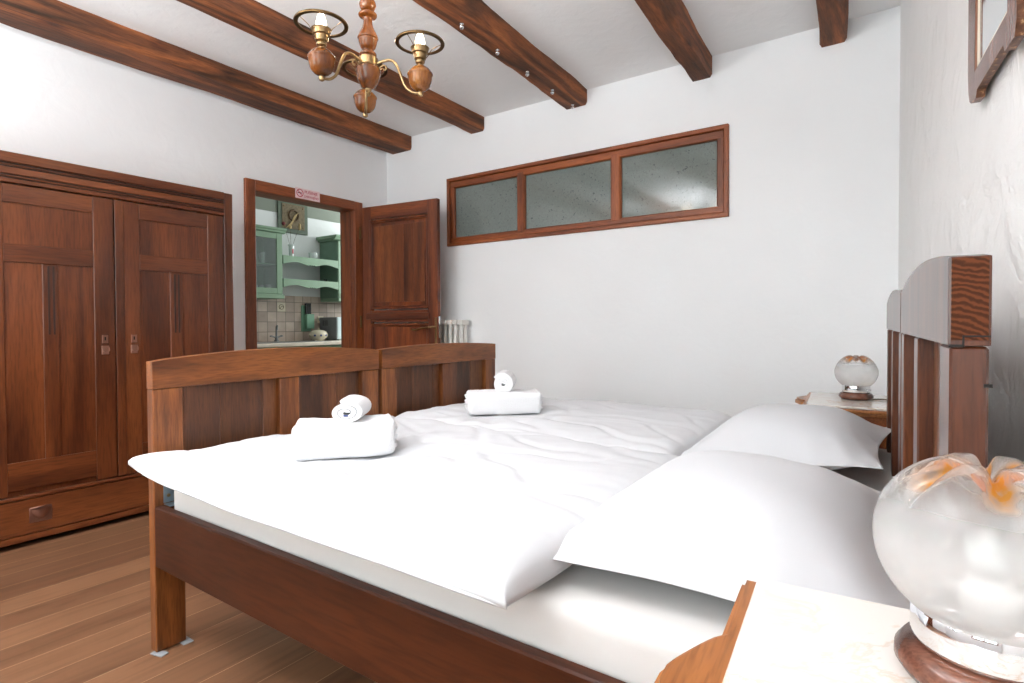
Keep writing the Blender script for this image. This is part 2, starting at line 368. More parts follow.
# near wall behind the photographer; two unseen window openings added to light the room
b = NB(); wins = [(-3.3, -2.0), (-.95, .35)]
xs = [WL]+[v for w_ in wins for v in w_]+[.5]
for i in range(0, len(xs), 2): box(b, xs[i], xs[i+1], YN-.2, YN, 0, ZC, 0)
for a, c in wins: box(b, a, c, YN-.2, YN, 0, .85, 0); box(b, a, c, YN-.2, YN, 2.3, ZC, 0)
struct('wall_near', b, 'plaster')
for i, (a, c) in enumerate(wins):
    e = thing('window_%d' % (i+2), None, None); e['kind'] = 'structure'
    b = NB()
    for q in ((a, a+.07, .85, 2.3), (c-.07, c, .85, 2.3), (a, c, .85, .92), (a, c, 2.23, 2.3), ((a+c)/2-.04, (a+c)/2+.04, .9, 2.25)): box(b, q[0], q[1], YN-.12, YN-.06, q[2], q[3], .003)
    obj('window_frame', b, 'door_z', e)
    obj('window_pane', bx(a+.05, c-.05, YN-.095, YN-.088, .9, 2.25, bev=0), 'glass', e)
# kitchen shell
KX = -5.74
b = NB(); box(b, KX-.15, KX, 1.3, 5.9, 0, 2.9, 0); struct('wall_kitchen_back', b, 'kit_wall')
b = NB(); box(b, KX, WL-.155, 1.2, 1.35, 0, 2.9, 0); struct('wall_kitchen_near', b, 'kit_wall')
b = NB(); box(b, KX, WL-.155, 5.75, 5.9, 0, 2.9, 0); struct('wall_kitchen_far', b, 'kit_wall')
b = NB(); box(b, WL-.155, WL-.005, YB+.2, 5.9, 0, 2.9, 0); struct('wall_kitchen_right', b, 'kit_wall')
b = NB(); box(b, KX-.15, WL, 1.2, 5.9, 2.9, 3.0, 0); struct('ceiling_kitchen', b, 'ceil')
struct('wall_kitchen_shade', bx(KX-.01, KX+.006, 1.35, 5.75, 2.327, 2.9, bev=0), 'upper_shade')  # thin grey-green sheet painting shade onto the upper kitchen wall
b = NB(); box(b, KX-.01, KX+.008, 1.35, 5.75, .88, 1.405, 0); struct('trim_2', b, 'tiles')
# door frame (structure)
e = thing('door_frame', None, None); e['kind'] = 'structure'
for nm, q, mt in (('jamb', (WL-.16, WL+.022, 2.222, 2.30, 0, 2.12), 'door_z'), ('jamb', (WL-.16, WL+.022, 3.19, 3.275, 0, 2.12), 'door_z')):
    b = NB(); y0, y1 = (2.222, 2.298) if q[2] < 3 else (3.192, 3.277)
    box(b, WL-.01, WL+.022, y0, y1, 0, 2.122, .003)
    ym0, ym1 = (2.28, 2.298) if q[2] < 3 else (3.19, 3.212)
    box(b, WL-.15, WL-.002, ym0, ym1, 0, 2.05, .002)
    yy = (2.294, 2.306) if q[2] < 3 else (3.184, 3.196)
    box(b, WL-.06, WL-.03, yy[0], yy[1], 0, 2.045, .002)
    box(b, WL-.175, WL-.15, y0, y1, 0, 2.122, .003)
    obj(nm, b, 'win_z', e)
b = NB(); box(b, WL-.01, WL+.023, 2.299, 3.191, 2.047, 2.123, .003); box(b, WL-.15, WL-.002, 2.28, 3.21, 2.045, 2.064, .002); box(b, WL-.175, WL-.15, 2.222, 3.277, 2.05, 2.122, .003)
obj('head_jamb', b, 'win_y', e)

# ---- ceiling beams
def beam(x0, x1, zb, label, seed, wob=.008, sk=.014):
    bm = NB(); nx, ny, nz = 5, 90, 4
    y0, y1 = YN, YB-.001
    def P(i, j):  # ring param i around section
        per = [(x0, ZC+.01), (x0, zb+.02), (x0+.012, zb), ((x0+x1)/2, zb-.001), (x1-.012, zb), (x1, zb+.02), (x1, ZC+.01)]
        x, z = per[i]; y = y0+(y1-y0)*j/ny
        n = noise.noise(Vector((seed+i*1.7, y*1.6, 3.1)))*wob*1.6+noise.noise(Vector((seed+i*.9, y*7, 8.1)))*wob*.55
        n2 = noise.noise(Vector((seed+i*1.3+50, y*2.2, 6.1)))*wob+noise.noise(Vector((seed+i, y*9, 1.1)))*wob*.35
        edge = -1 if i in (0, 1, 2) else (1 if i in (4, 5, 6) else 0)
        fade = min(1, (y1-y)/.15)
        return (x+n*fade*(1 if edge else 0)+sk*(YB-y), y, z+(n2*fade if 0 < i < 6 else 0))
    V = [[bm.verts.new(P(i, j)) for i in range(7)] for j in range(ny+1)]
    for j in range(ny):
        for i in range(6): bm.faces.new((V[j][i], V[j][i+1], V[j+1][i+1], V[j+1][i]))
    bm.faces.new(V[0]); bm.faces.new(V[-1])
    o = obj('ceiling_beam', bm, 'beam_y'); tag(o, label, 'beam', 'ceiling beams'); return o
beam(-3.79, -3.545, 2.60, 'broad brown timber ceiling beam running above the wardrobe, close to the wall', 1)
beam(-2.888, -2.745, 2.607, 'brown timber ceiling beam passing just behind the chandelier', 12, sk=.022)
beam(-2.012, -1.838, 2.61, 'brown timber ceiling beam with a row of small shiny hooks', 23, .012, sk=.052)
beam(-1.112, -.982, 2.587, 'brown timber ceiling beam ending above the end pane of the transom window', 34, .011, sk=.05)
beam(-.40, -.268, 2.60, 'short visible brown timber ceiling beam nearest the mirror', 45, sk=.08)
for i, y in enumerate((2.235, 2.56, 2.883, 3.202, 3.50)):
    t = thing('beam_hook', None, 'hook', (-1.857-.0138*i, y, 2.607), 0, 'hooks in a row on the timber beam')
    t['label'] = 'small shiny metal hook under the timber beam, %s' % ('fifth from the transom wall', 'fourth from the transom wall', 'middle one of the row', 'second from the transom wall', 'touching the transom wall end')[i]
    b = NB(); lathe(b, [(.004, 0.006), (.011, 0), (.011, -.006), (.005, -.010)], seg=14); obj('rose', b, 'chrome', t, smooth=True)
    b = NB(); lathe(b, [(.003, -.008), (.009, -.014), (.012, -.022), (.009, -.03), (.003, -.034)], seg=14); obj('ball', b, 'chrome', t, smooth=True)

# ---- transom window
e = thing('window_1', None, None); e['kind'] = 'structure'
b = NB(); fw = .028
yF = YB-.022
for q in ((tx0, tx1, tz1-fw, tz1), (tx0, tx1, tz0, tz0+fw)): box(b, q[0], q[1], yF, YB+.06, q[2], q[3], .004)
f2 = .052; yI = YB-.006
for q in ((tx0+fw, tx1-fw, tz1-fw-f2, tz1-fw), (tx0+fw, tx1-fw, tz0+fw, tz0+fw+f2-.01)): box(b, q[0], q[1], yI, YB+.05, q[2], q[3], .006)
obj('rail_frame', b, 'win_x', e)
b = NB()
for q in ((tx0, tx0+fw), (tx1-fw, tx1)): box(b, q[0], q[1], yF+.001, YB+.06, tz0+fw*.5, tz1-fw*.5, .004)
for q in ((tx0+fw, tx0+fw+.04), (tx1-fw-.045, tx1-fw)): box(b, q[0], q[1], yI+.001, YB+.05, tz0+fw, tz1-fw, .006)
obj('side_frame', b, 'win_z', e)
mul = [(-2.435, -2.365), (-1.66, -1.585)]
for a, c in mul: obj('mullion', bx(a, c, yI-.003, YB+.05, tz0+fw+.02, tz1-fw-.02, bev=.01), 'win_z', e)
edges = [tx0+.06, mul[0][0]+.01, mul[0][1]-.01, mul[1][0]+.01, mul[1][1]-.01, tx1-.06]
for k in range(3): obj('pane', bx(edges[2*k], edges[2*k+1], YB+.022, YB+.028, tz0+.06, tz1-.06, bev=0), 'obscured', e)
b = NB(); box(b, -3.3, -.7, YB+.2, YB+.25, 1.5, 2.5, 0); struct('wall_hall', b, 'kit_wall')

# ------------------------------------------------------------------ door leaf
LA = R(7)
e = thing('door_1', None, None, (-3.84, 3.2, 0), LA); e['kind'] = 'structure'
S0, S1, ZT = .075, .842, 2.062
b = NB()
for q in ((S0, .165), (.745, S1)): box(b, q[0], q[1], 0, .04, .01, ZT, .003)
obj('stile', b, 'door_z', e)
b = NB()
for q in ((1.955, ZT-.0005), (1.095, 1.195), (.0105, .22)): box(b, .1655, .7445, .001, .039, q[0], q[1], .002)
box(b, .12, .765, -.016, .01, 1.118, 1.172, .007, seg=2)
obj('rail', b, 'door_x', e)
def raised(z0, z1, nm):
    b = NB(); x0, x1 = .165, .745
    w_ = (x1-x0-.06)/5
    box(b, x0-.001, x1+.001, .012, .028, z0-.001, z1+.001, 0)
    o = obj(nm, b, 'door_z', e)
    b = NB()
    for k in range(4):   # moulding with two steps round the panel
        for off, wd, dy in ((0, .018, -.006), (.018, .012, .004)):
            a0, a1, c0, c1 = x0-.012+off, x1+.012-off, z0-.012+off, z1+.012-off
            q = [(a0, a0+wd, c0, c1), (a1-wd, a1, c0, c1), (a0, a1, c0, c0+wd), (a0, a1, c1-wd, c1)][k]
            box(b, q[0], q[1], dy, .02, q[2], q[3], .004)
    obj('moulding', b, 'door_z' , o)
    return o
pan = raised(1.215, 1.935, 'panel'); raised(.24, 1.075, 'panel')
b = NB()
for k in range(5): box(b, .20+.102*k, .3015+.102*k, .0055-.0004*(k % 2), .02, 1.262, 1.892, .0012)
obj('field', b, 'door_boards', pan)
b = NB(); box(b, .815, .833, -.007, .001, .90, 1.13, .003); obj('handle_plate', b, 'brass', e)
b = NB(); tube(b, smooth_path([(.824, 0, 1.058), (.824, -.045, 1.058), (.80, -.055, 1.055), (.72, -.055, 1.045), (.66, -.055, 1.032), (.63, -.05, 1.036)]), .0075); obj('handle', b, 'brass', e, smooth=True)
b = NB(); box(b, S1-.001, S1+.003, .01, .03, .97, 1.14, .001); obj('lock_plate', b, 'chrome', e)
b = NB()
for z in (.3, 1.1, 1.85): lathe(b, [(.008, -.05), (.008, .05)], c=(.05, .0, z), seg=12)
obj('hinge', b, 'brass_dark', e)

# sticker over the door
t = thing('no_smoking_sticker', 'small pink and white no smoking sticker on the frame above the doorway', 'sticker')
stY0, stY1 = 2.62, 2.84
b = bx(WL+.023, WL+.0245, stY0, stY1, 2.052, 2.132, bev=0); obj('sheet', b, 'sticker', t)
b = NB(); tube(b, [(WL+.0255, 2.66+.028*math.cos(a_*math.pi/12), 2.094+.028*math.sin(a_*math.pi/12)) for a_ in range(24)], .003, 6, True)
tube(b, [(WL+.0255, 2.66-.02, 2.094+.02), (WL+.0255, 2.66+.02, 2.094-.02)], .0028, 6); obj('prohibition_ring', b, 'stk_red', t)
b = bx(WL+.0245, WL+.0262, 2.642, 2.676, 2.091, 2.098, bev=0); obj('cigarette', b, 'stk_black', t)
def text(body, size, loc, mat, parent, name, ax=R(90), az=R(90), sx=1):
    cu = bpy.data.curves.new(name, 'FONT'); cu.body = body; cu.size = size; cu.extrude = .0004
    o = bpy.data.objects.new(name, cu); COL.objects.link(o); dg = bpy.context.evaluated_depsgraph_get()
    me = bpy.data.meshes.new_from_object(o.evaluated_get(dg)); bpy.data.objects.remove(o)
    o = bpy.data.objects.new(name, me); COL.objects.link(o); me.materials.append(M[mat]); o.location = loc
    o.rotation_euler = (ax, 0, az); o.scale = (sx, 1, 1); o.parent = parent; return o
text('PUŠENJE', .032, (WL+.0256, 2.70, 2.098), 'stk_red', t, 'lettering')
text('ZABRANJENO', .026, (WL+.0256, 2.695, 2.066), 'stk_red', t, 'lettering', sx=.82)

# ------------------------------------------------------------------ radiator
t = thing('radiator', 'white column radiator on the back wall behind the open door', 'radiator', (0, 0, 0))
b = NB()
for k in range(12):
    x = -2.90-.055*k
    for dy in (3.46, 3.51):
        tube(b, smooth_path([(x, dy, .32), (x, dy, .7), (x, dy, 1.085)], 2), .0155, 8)
    box(b, x-.024, x+.024, 3.435, 3.535, 1.07, 1.112, .012, seg=3)
    box(b, x-.024, x+.024, 3.435, 3.535, .28, .33, .012, seg=3)
obj('sections', b, 'radiator', t, smooth=True)
b = NB(); tube(b, [(-2.87, 3.485, .305), (-2.84, 3.485, .305), (-2.84, 3.485, 0)], .009, 8); obj('pipe', b, 'radiator', t, smooth=True)
for xa in (-2.95, -3.4): obj('bracket', bx(xa, xa+.02, 3.53, YB-.001, .8, .84, bev=.002), 'radiator', t)

# ------------------------------------------------------------------ wardrobe
t = thing('wardrobe', 'large reddish brown two door wooden wardrobe beside the doorway', 'wardrobe', (-3.5, .35, 0))
def L(y): return y-.35
XF = 0
b = NB()
box(b, -.34, -.02, L(.36), L(1.925), .255, 1.76, .002)            # carcass
box(b, -.345, 0, L(1.885), L(1.94), .03, 1.905, .003)              # right post
box(b, -.345, 0, L(.36), L(.62), .03, 1.905, .003)
obj('carcass', b, 'war_z', t)
b = NB()
box(b, -.02, .004, L(.62), L(1.8845), 1.762, 1.782, .003)
box(b, -.02, .004, L(.62), L(1.8845), 1.789, 1.795, .002)
box(b, -.02, .005, L(.62), L(1.8845), 1.803, 1.835, .002)
box(b, -.02, .005, L(.62), L(1.8845), 1.843, 1.849, .002)
box(b, -.02, .008, L(.62), L(1.8845), 1.858, 1.906, .003)
co_ = obj('cornice', b, 'war_y', t)
b = NB(); box(b, -.02, -.003, L(.62), L(1.884), 1.765, 1.90, 0); obj('groove', b, 'groove', co_)
obj('top_board', bx(-.345, -.02, L(.36), L(1.925), 1.88, 1.904, bev=.002), 'war_y', t)
obj('base_rail', bx(-.33, -.004, L(.62), L(1.8845), .03, .062, bev=.003), 'war_y', t)
for y in (.42, 1.88):
    for xa in (-.06, -.33): obj('foot', bx(xa, xa+.05, L(y), L(y+.05), 0, .0295, bev=.003), 'war_z', t)
obj('bottom_board', bx(-.33, .004, L(.62), L(1.8845), .238, .256, bev=.004), 'war_y', t)
dr = obj('drawer', bx(-.3, 0, L(.63), L(1.875), .066, .234, bev=.003), 'war_y', t)
for yc in (.947, 1.56):
    b = NB(); ya = L(yc)
    box(b, 0, .004, ya-.045, ya+.045, .115, .19, .003)
    n = 10; prof = []
    V = []
    for i in range(n+1):
        a_ = math.pi*i/n
        V.append([b.verts.new((.002+.02*math.sin(a_)*math.cos(c_), ya-.04+.08*i/n, .178-.05*math.sin(a_)**.6*math.sin(c_))) for c_ in (0, .5, 1.0, 1.57)])
    for i in range(n):
        for k in range(3): b.faces.new((V[i][k], V[i+1][k], V[i+1][k+1], V[i][k+1]))
    obj('cup_pull', b, 'copper', dr, smooth=True)
def wdoor(y0, y1, stl, str_, mull, lock_y, astr=None):
    """stl = (left stile end), str_ = right stile start, mull=(m0,m1)"""
    b = NB()
    box(b, -.02, 0, L(y0), L(stl), .262, 1.756, .002); box(b, -.02, 0, L(str_), L(y1), .262, 1.756, .002)
    box(b, -.02, -.001, L(mull[0]), L(mull[1]), .42, 1.385, .002)
    if astr: box(b, -.01, .005, L(astr[0]), L(astr[1]), .262, 1.756, .0015)
    d = obj('door', b, 'war_z', t)
    for q in ((1.668, 1.755), (1.385, 1.472), (.285, .42)): obj('rail', bx(-.02, -.0005, L(stl)+.0005, L(str_)-.0005, q[0], q[1], bev=.002), 'war_y', d)
    b = NB()
    box(b, -.02, -.008, L(stl), L(str_), 1.47, 1.67, 0); box(b, -.02, -.008, L(stl), L(mull[0]), .42, 1.385, 0); box(b, -.02, -.008, L(mull[1]), L(str_), .42, 1.385, 0)
    obj('panel', b, 'war_z', d)
    mw = mull[1]-mull[0]
    for k in (0, 1):
        yg = mull[0]+mw*(.32+.32*k)
        obj('inlay_groove', bx(-.01, .0006, L(yg), L(yg+mw*.13), 1.035, 1.375, bev=0), 'groove', d)
    b = NB(); ya = L(lock_y); box(b, 0, .003, ya-.014, ya+.014, .985, 1.028, .001); box(b, 0, .005, ya-.017, ya+.017, .925, .972, .002)
    tube(b, smooth_path([(.006, ya-.016, .962), (.016, ya-.014, .945), (.018, ya, .936), (.016, ya+.014, .945), (.006, ya+.016, .962)], 4), .0025, 6)
    obj('ring_pull', b, 'copper', d)
    obj('keyhole', bx(.003, .0036, ya-.003, ya+.003, 1.0, 1.018, bev=0), 'dark', d)
wdoor(.635, 1.281, .825, 1.188, (.972, 1.035), 1.233)
wdoor(1.285, 1.880, 1.406, 1.782, (1.563, 1.630), 1.371, astr=(1.285, 1.327))

# ------------------------------------------------------------------ beds
def hump(s, s0, s1, e, m):  # arched top edge
    u = (s-s0)/(s1-s0); return e+(m-e)*math.sin(math.pi*min(max(u, 0), 1))**.8
def board_end(parent, name, s0, s1, f, zr, ztop_e, ztop_m, mat_z, mat_x, z_low=.26, thick=.04, asym=0):
    """framed end: stiles, two sunk panels, arched top rail. f(s,d,z)->parent coords; d = depth away from sleeper"""
    w = s1-s0; sl = .095; mid = (s0+.475*w, s0+.565*w)
    def bb(b, a0, a1, d0, d1, z0, z1, bev=.003):
        vs = box(b, a0, a1, d0, d1, z0, z1, bev)
        for v in vs: v.co = Vector(f(v.co.x, v.co.y, v.co.z))
    b = NB(); n = 26
    poly = [(s0, zr)]+[(s1, zr)]+[(s1-w*i/n, hump(s1-w*i/n, s0, s1, ztop_e, ztop_m)) for i in range(n+1)]
    prism(b, poly, -.002, thick+.002, lambda a, c, d: f(a, d, c), .003)
    root = obj(name, b, mat_x, parent)
    for a0, a1 in ((s0, s0+sl), (s1-sl, s1)):
        b = NB(); bb(b, a0, a1, 0, thick, .004, zr-.0008); obj('leg', b, mat_z, root)
    b = NB(); bb(b, mid[0], mid[1], 0, thick, z_low+.06, zr-.0008); obj('middle_stile', b, mat_z, root)
    b = NB(); bb(b, s0+sl, s1-sl, .003, thick-.003, z_low, z_low+.06); obj('bottom_rail', b, mat_x, root)
    for a0, a1 in ((s0+sl, mid[0]), (mid[1], s1-sl)):
        b = NB(); c = [a0, a0+(a1-a0)*.38, a0+(a1-a0)*.84, a1] if a0 < mid[0]-.1 and a1 <= mid[0]+.01 else [a0, a0+(a1-a0)*.62, a1]
        for k in range(len(c)-1): bb(b, c[k]+.0006, c[k+1]-.0006, .024, .033, z_low+.05, zr+.01, .0015)
        obj('panel', b, 'bed_panel', root)
    return root
HBA = R(93.1); hx, hy = .045, .79
def hbpos(s, d):   # world XY of headboard point, d = away from sleeper
    return (hx+s*math.cos(HBA)+d*math.sin(HBA), hy+s*math.sin(HBA)-d*math.cos(HBA))
def make_bed(yo, w, hs0, hs1, label, zr_off=0):
    t = thing('bed', label, 'bed', (-2.008, yo, 0), 0, 'wooden single beds pushed together')
    ff = lambda s_, d, z: (-d, s_, z)
    board_end(t, 'footboard', 0, w, ff, .871, .960, .988 if yo < 1 else .976, 'bed_z', 'bed_y')
    def fh(s_, d, z):
        X, Y = hbpos(s_, d); return (X+2.008, Y-yo, z)
    board_end(t, 'headboard', hs0, hs1, fh, 1.052, 1.155, 1.18, 'head', 'head', z_low=.3, thick=.036)
    xe = hbpos(hs0, 0)[0]+2.008
    for yy, xa in ((0.0, xe), (w-.03, hbpos(hs1, 0)[0]+2.008)):
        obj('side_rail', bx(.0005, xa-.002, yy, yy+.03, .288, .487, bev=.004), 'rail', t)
    b = NB()
    for k in range(12): box(b, .12+k*.15, .20+k*.15, .031, w-.031, .385, .400, .002)
    obj('slats', b, 'bed_y', t)
    return t
bed1 = make_bed(.837, .962, .04, .955, 'brown oak bed nearest the floor lamp side, its whole side rail in view')
bed1['label'] = 'brown oak single bed whose long side rail and leg are in full view'
def hb(b, a0, a1, d0, d1, z0, z1):
    for v in box(b, a0, a1, d0, d1, z0, z1, 0):
        X, Y = hbpos(v.co.x, v.co.y); v.co = Vector((X+2.008, Y-.837, v.co.z))
b = NB(); hb(b, .0392, .0405, .001, .035, 1.0585, 1.1535); obj('end_grain', b, 'endgrain', bed1)
b = NB(); hb(b, .0388, .0410, -.001, .013, 1.0500, 1.0535); hb(b, .0388, .0410, .0115, .0135, 1.0500, 1.064); hb(b, .0388, .0410, .0120, .037, 1.0622, 1.0642); obj('joint_gap', b, 'dark', bed1)
b = NB(); hb(b, .0388, .0410, .031, .039, 1.005, 1.009); obj('dowel_gap', b, 'dark', bed1)
# steel corner bracket and felt pads
b = NB(); box(b, .0005, .003, .028, .068, .492, .575, .0008); box(b, .003, .045, .028, .068, .4875, .4905, .0008)
br_ = obj('corner_bracket', b, 'zinc', bed1)
b = NB()
for yy, zz in ((.043, .555), (.043, .515), (.056, .535)): lathe(b, [(.006, 0), (.0055, .003), (.003, .004)], seg=12, mat=Matrix.Translation((.003, yy, zz)) @ Matrix.Rotation(R(90), 4, 'Y'))
obj('screw', b, 'brass', br_)
obj('felt_pad', bx(-.02, .032, -.008, .02, 0, .0038, bev=.001, mat=Matrix.Rotation(R(14), 4, 'Z')), 'felt', bed1)
obj('felt_pad', bx(-.03, .022, .075, .108, 0, .0038, bev=.001), 'felt', bed1)
bed2 = make_bed(1.820, .892, .985, 1.90, 'brown oak single bed standing toward the transom wall, mostly hidden behind the first')

# mattresses
def mattress(y0, y1, label):
    nx, ny = 70, 40; bm = NB(); x0, x1, z0, z1 = -1.965, .0, .402, .578
    b = NB(); vs = box(b, x0, x1, y0, y1, z0, z1, .035, seg=4)
    bmesh.ops.subdivide_edges(b, edges=[e_ for e_ in b.edges if e_.calc_length() > .1], cuts=40, use_grid_fill=True)
    for v in b.verts:
        n_ = noise.noise(Vector((v.co.x*5, v.co.z*9, v.co.y*4)))*.004+noise.noise(Vector((v.co.x*26, v.co.z*3, v.co.y*20)))*.0022
        v.co.y += n_ if v.co.y > (y0+y1)/2 else -n_*1.0
        v.co.z += n_*.6
    bm.free()
    o = obj('mattress', b, 'sheet', smooth='all'); tag(o, label, 'mattress', 'mattresses under fitted sheets'); return o
mattress(.872, 1.765, 'mattress in a white fitted sheet showing along the side rail of the closer bed')
mattress(1.855, 2.68, 'mattress in a white sheet hidden under the bedding beside the back nightstand')

# duvets : closed cushion, plan given by corner functions
def crease(x, y):
    v = 0
    return v
TOW = [(-1.43, 1.13), (-1.49, 2.07)]
def duvet(name, xa, xb, ya, yb, base, top, label, seed, flare=0, sag=None):
    nu, nv = 150, 84; bm = NB()
    def H_(u, v, x, y):
        e = (max(0, 1-abs(u)**16)*max(0, 1-abs(v)**11))
        h = top*e**.42
        p = Vector((x*1.0+seed, y*1.0, 0))
        w = noise.noise(p*2.6)*.012+noise.noise(Vector((x*4+seed, y*7, 2)))*.004
        q = noise.noise(Vector((x*6+y*5+seed, y*16-x*5, 4))); w += (abs(q)**.8)*.0035*(-1)
        q2 = noise.noise(Vector((x*2.6-y*2.2+seed, y*4.5+x*2, 9))); w += -.0055*math.exp(-(q2/.08)**2)+.003*math.exp(-((q2-.17)/.08)**2)
        # folds fanning out from the towel
        for tx, ty in TOW:
            dx, dy = x-tx, y-ty; rr = math.hypot(dx, dy)
            if rr < .75: w += .006*math.sin(math.atan2(dy, dx)*11+seed+noise.noise(p*2)*3)*math.exp(-((rr-.28)/.16)**2)
            w += -.012*math.exp(-(rr/.19)**4)
        return h+w*min(1, e*1.6)
    T = []; B = []
    for i in range(nu+1):
        u = -1+2*i/nu; u = math.sin(u*math.pi/2)*.35+u*.65
        rowT = []; rowB = []
        for j in range(nv+1):
            v = -1+2*j/nv; v = math.sin(v*math.pi/2)*.35+v*.65
            x = (xa+xb)/2+(xb-xa)/2*u; y = (ya+yb)/2+(yb-ya)/2*v
            cx_ = max(0, -u)**10; cy_ = max(0, -v)**10
            fl = flare*cx_*cy_
            edge = noise.noise(Vector((x*3+seed, 3, 1)))*.010*(abs(v)**6)+noise.noise(Vector((seed, y*3, 5)))*.012*(abs(u)**6)
            xx = x-fl*1.0+edge*(1 if u > 0 else 0)*(1 if v > -1 else 0); yy = y-fl*.35+(edge if v < 0 else 0)
            bz = base + (sag(u, v, xx, yy) if sag else 0)
            rowT.append(bm.verts.new((xx, yy, bz+.012+H_(u, v, x, y))))
            hh = -.012*(1-abs(u)**12)*(1-abs(v)**12)
            rowB.append(bm.verts.new((xx, yy, bz+hh)))
        T.append(rowT); B.append(rowB)
    for i in range(nu):
        for j in range(nv):
            bm.faces.new((T[i][j], T[i+1][j], T[i+1][j+1], T[i][j+1])); bm.faces.new((B[i][j], B[i][j+1], B[i+1][j+1], B[i+1][j]))
    for i in range(nu):
        bm.faces.new((T[i][0], B[i][0], B[i+1][0], T[i+1][0])); bm.faces.new((T[i][nv], T[i+1][nv], B[i+1][nv], B[i][nv]))
    for j in range(nv):
        bm.faces.new((T[0][j], T[0][j+1], B[0][j+1], B[0][j])); bm.faces.new((T[nu][j], B[nu][j], B[nu][j+1], T[nu][j+1]))
    o = obj(name, bm, 'linen', smooth='all'); tag(o, label, 'duvet', 'white duvets on the beds')
    b = NB()  # piped seam along the side
    pts = []
    for k in range(60):
        x = xa+.03+(xb-xa-.05)*k/59
        u = (x-(xa+xb)/2)/((xb-xa)/2)
        pts.append((x, ya-.001+noise.noise(Vector((x*3+seed, 3, 1)))*.010, base+.002+(sag(u, -1, x, ya) if sag else 0)))
    tube(b, pts, .004, 6); obj('seam', b, 'linen', o, smooth='all')
    return o
def sag1(u, v, x, y):
    s = 0
    if v < -.6: s += ((-v-.6)/.4)**1.5*(.040*max(0, -u)**4+.006)
    return s
duvet('duvet', -1.955, -.53, .752, 1.80, .606, .062, 'white duvet on the closer bed, its corner poking past the footboard', 3.3, .0, sag1)
duvet('duvet', -1.955, -.62, 1.79, 2.76, .596, .07, 'white duvet on the bed beside the back wall, under the second towel stack', 17.9, 0, lambda u, v, x, y: -.02*max(0, (v-.8)/.2)**1.5)

# pillows
def pillow(cx, cy, z, a, bw, Ht, tilt, rz, label, seed):
    n = 56; bm = NB(); T = []; B = []
    for i in range(n+1):
        rt, rb = [], []
        for j in range(n+1):
            u = -1+2*i/n; v = -1+2*j/n
            u = u*.6+.4*math.sin(u*math.pi/2); v = v*.6+.4*math.sin(v*math.pi/2)
            x = a*u*(1-.11*(1-v*v)*abs(u)**2); y = bw*v*(1-.055*(1-u*u)*abs(v)**2)
            e = max(0, (1-abs(u)**2.8)*(1-abs(v)**2.8))
            h = Ht*1.08*e**1.25
            fl = 1-e
            w = noise.noise(Vector((x*5+seed, y*5, 1)))*.010*e+noise.noise(Vector((x*16+seed, y*9, 5)))*.006*(e*(1-e)*3)
            ang = math.atan2(v, u); w += .007*math.sin(ang*17+seed+noise.noise(Vector((u*2, v*2, seed)))*4)*min(1, e*4)*(1-e)**3
            zl = noise.noise(Vector((u*1.5+seed, v*1.5, 7)))*.008*fl
            rt.append(bm.verts.new((x, y, h+w+zl))); rb.append(bm.verts.new((x, y, max(-h*.6, -.05)+zl-.002)))
        T.append(rt); B.append(rb)
    for i in range(n):
        for j in range(n):
            bm.faces.new((T[i][j], T[i+1][j], T[i+1][j+1], T[i][j+1])); bm.faces.new((B[i][j], B[i][j+1], B[i+1][j+1], B[i+1][j]))
    for i in range(n):
        bm.faces.new((T[i][0], B[i][0], B[i+1][0], T[i+1][0])); bm.faces.new((T[i][n], T[i+1][n], B[i+1][n], B[i][n]))
        bm.faces.new((T[0][i], T[0][i+1], B[0][i+1], B[0][i])); bm.faces.new((T[n][i], B[n][i], B[n][i+1], T[n][i+1]))
    mt = Matrix.Rotation(rz, 4, 'Z') @ Matrix.Rotation(tilt, 4, 'Y')
    bmesh.ops.transform(bm, matrix=mt, verts=bm.verts[:])
    o = obj('pillow', bm, 'linen', loc=(cx, cy, z), smooth='all'); tag(o, label, 'pillow', 'white pillows at the headboards'); return o
pillow(-.30, 1.335, .640, .325, .43, .114, R(.5), R(2), 'big white pillow lying behind the large glass globe lamp', 2.1)
pillow(-.345, 2.27, .645, .315, .41, .120, R(-5), R(-2), 'white pillow closest to the back nightstand', 9.4)

# towels
def folded(cx, cy, rz, z, w, d, h, label, seed):
    b = NB()
    # three stacked folds with rounded front
    def slab(z0, z1, dd, wd):
        vs = box(b, -w/2+wd, w/2-wd, -d/2+dd, d/2, z0, z1, .034, seg=5)
    slab(0, h, 0, 0)
    bmesh.ops.subdivide_edges(b, edges=[e_ for e_ in b.edges if e_.calc_length() > .04], cuts=14, use_grid_fill=True)
    for v in b.verts:
        n_ = noise.noise(v.co*9+Vector((seed, 0, 0)))*.007+noise.noise(v.co*28+Vector((seed, 5, 0)))*.0022
        v.co.z += n_*(.4+v.co.z/h); v.co.y += n_*.7
        if abs(v.co.x) > w*.45: v.co.z += .006*(v.co.z/h)*(1 if v.co.x > 0 else .3)
    t = thing('folded_towel', label, 'towel', (cx, cy, z), rz, 'folded white bath towels on the beds')
    obj('towel_body', b, 'terry', t, smooth='all')
    # visible layered fold lines at both ends
    for sx_ in (-1, 1):
        b = NB()
        for k in range(3):
            zz = h*(.25+.25*k)
            tube(b, smooth_path([(sx_*(w/2+.001), -d/2+.03, zz), (sx_*(w/2+.003), 0, zz+.004), (sx_*(w/2+.001), d/2-.02, zz)], 4), .006, 6)
        obj('folded_edge', b, 'terry', t, smooth='all')
    return t
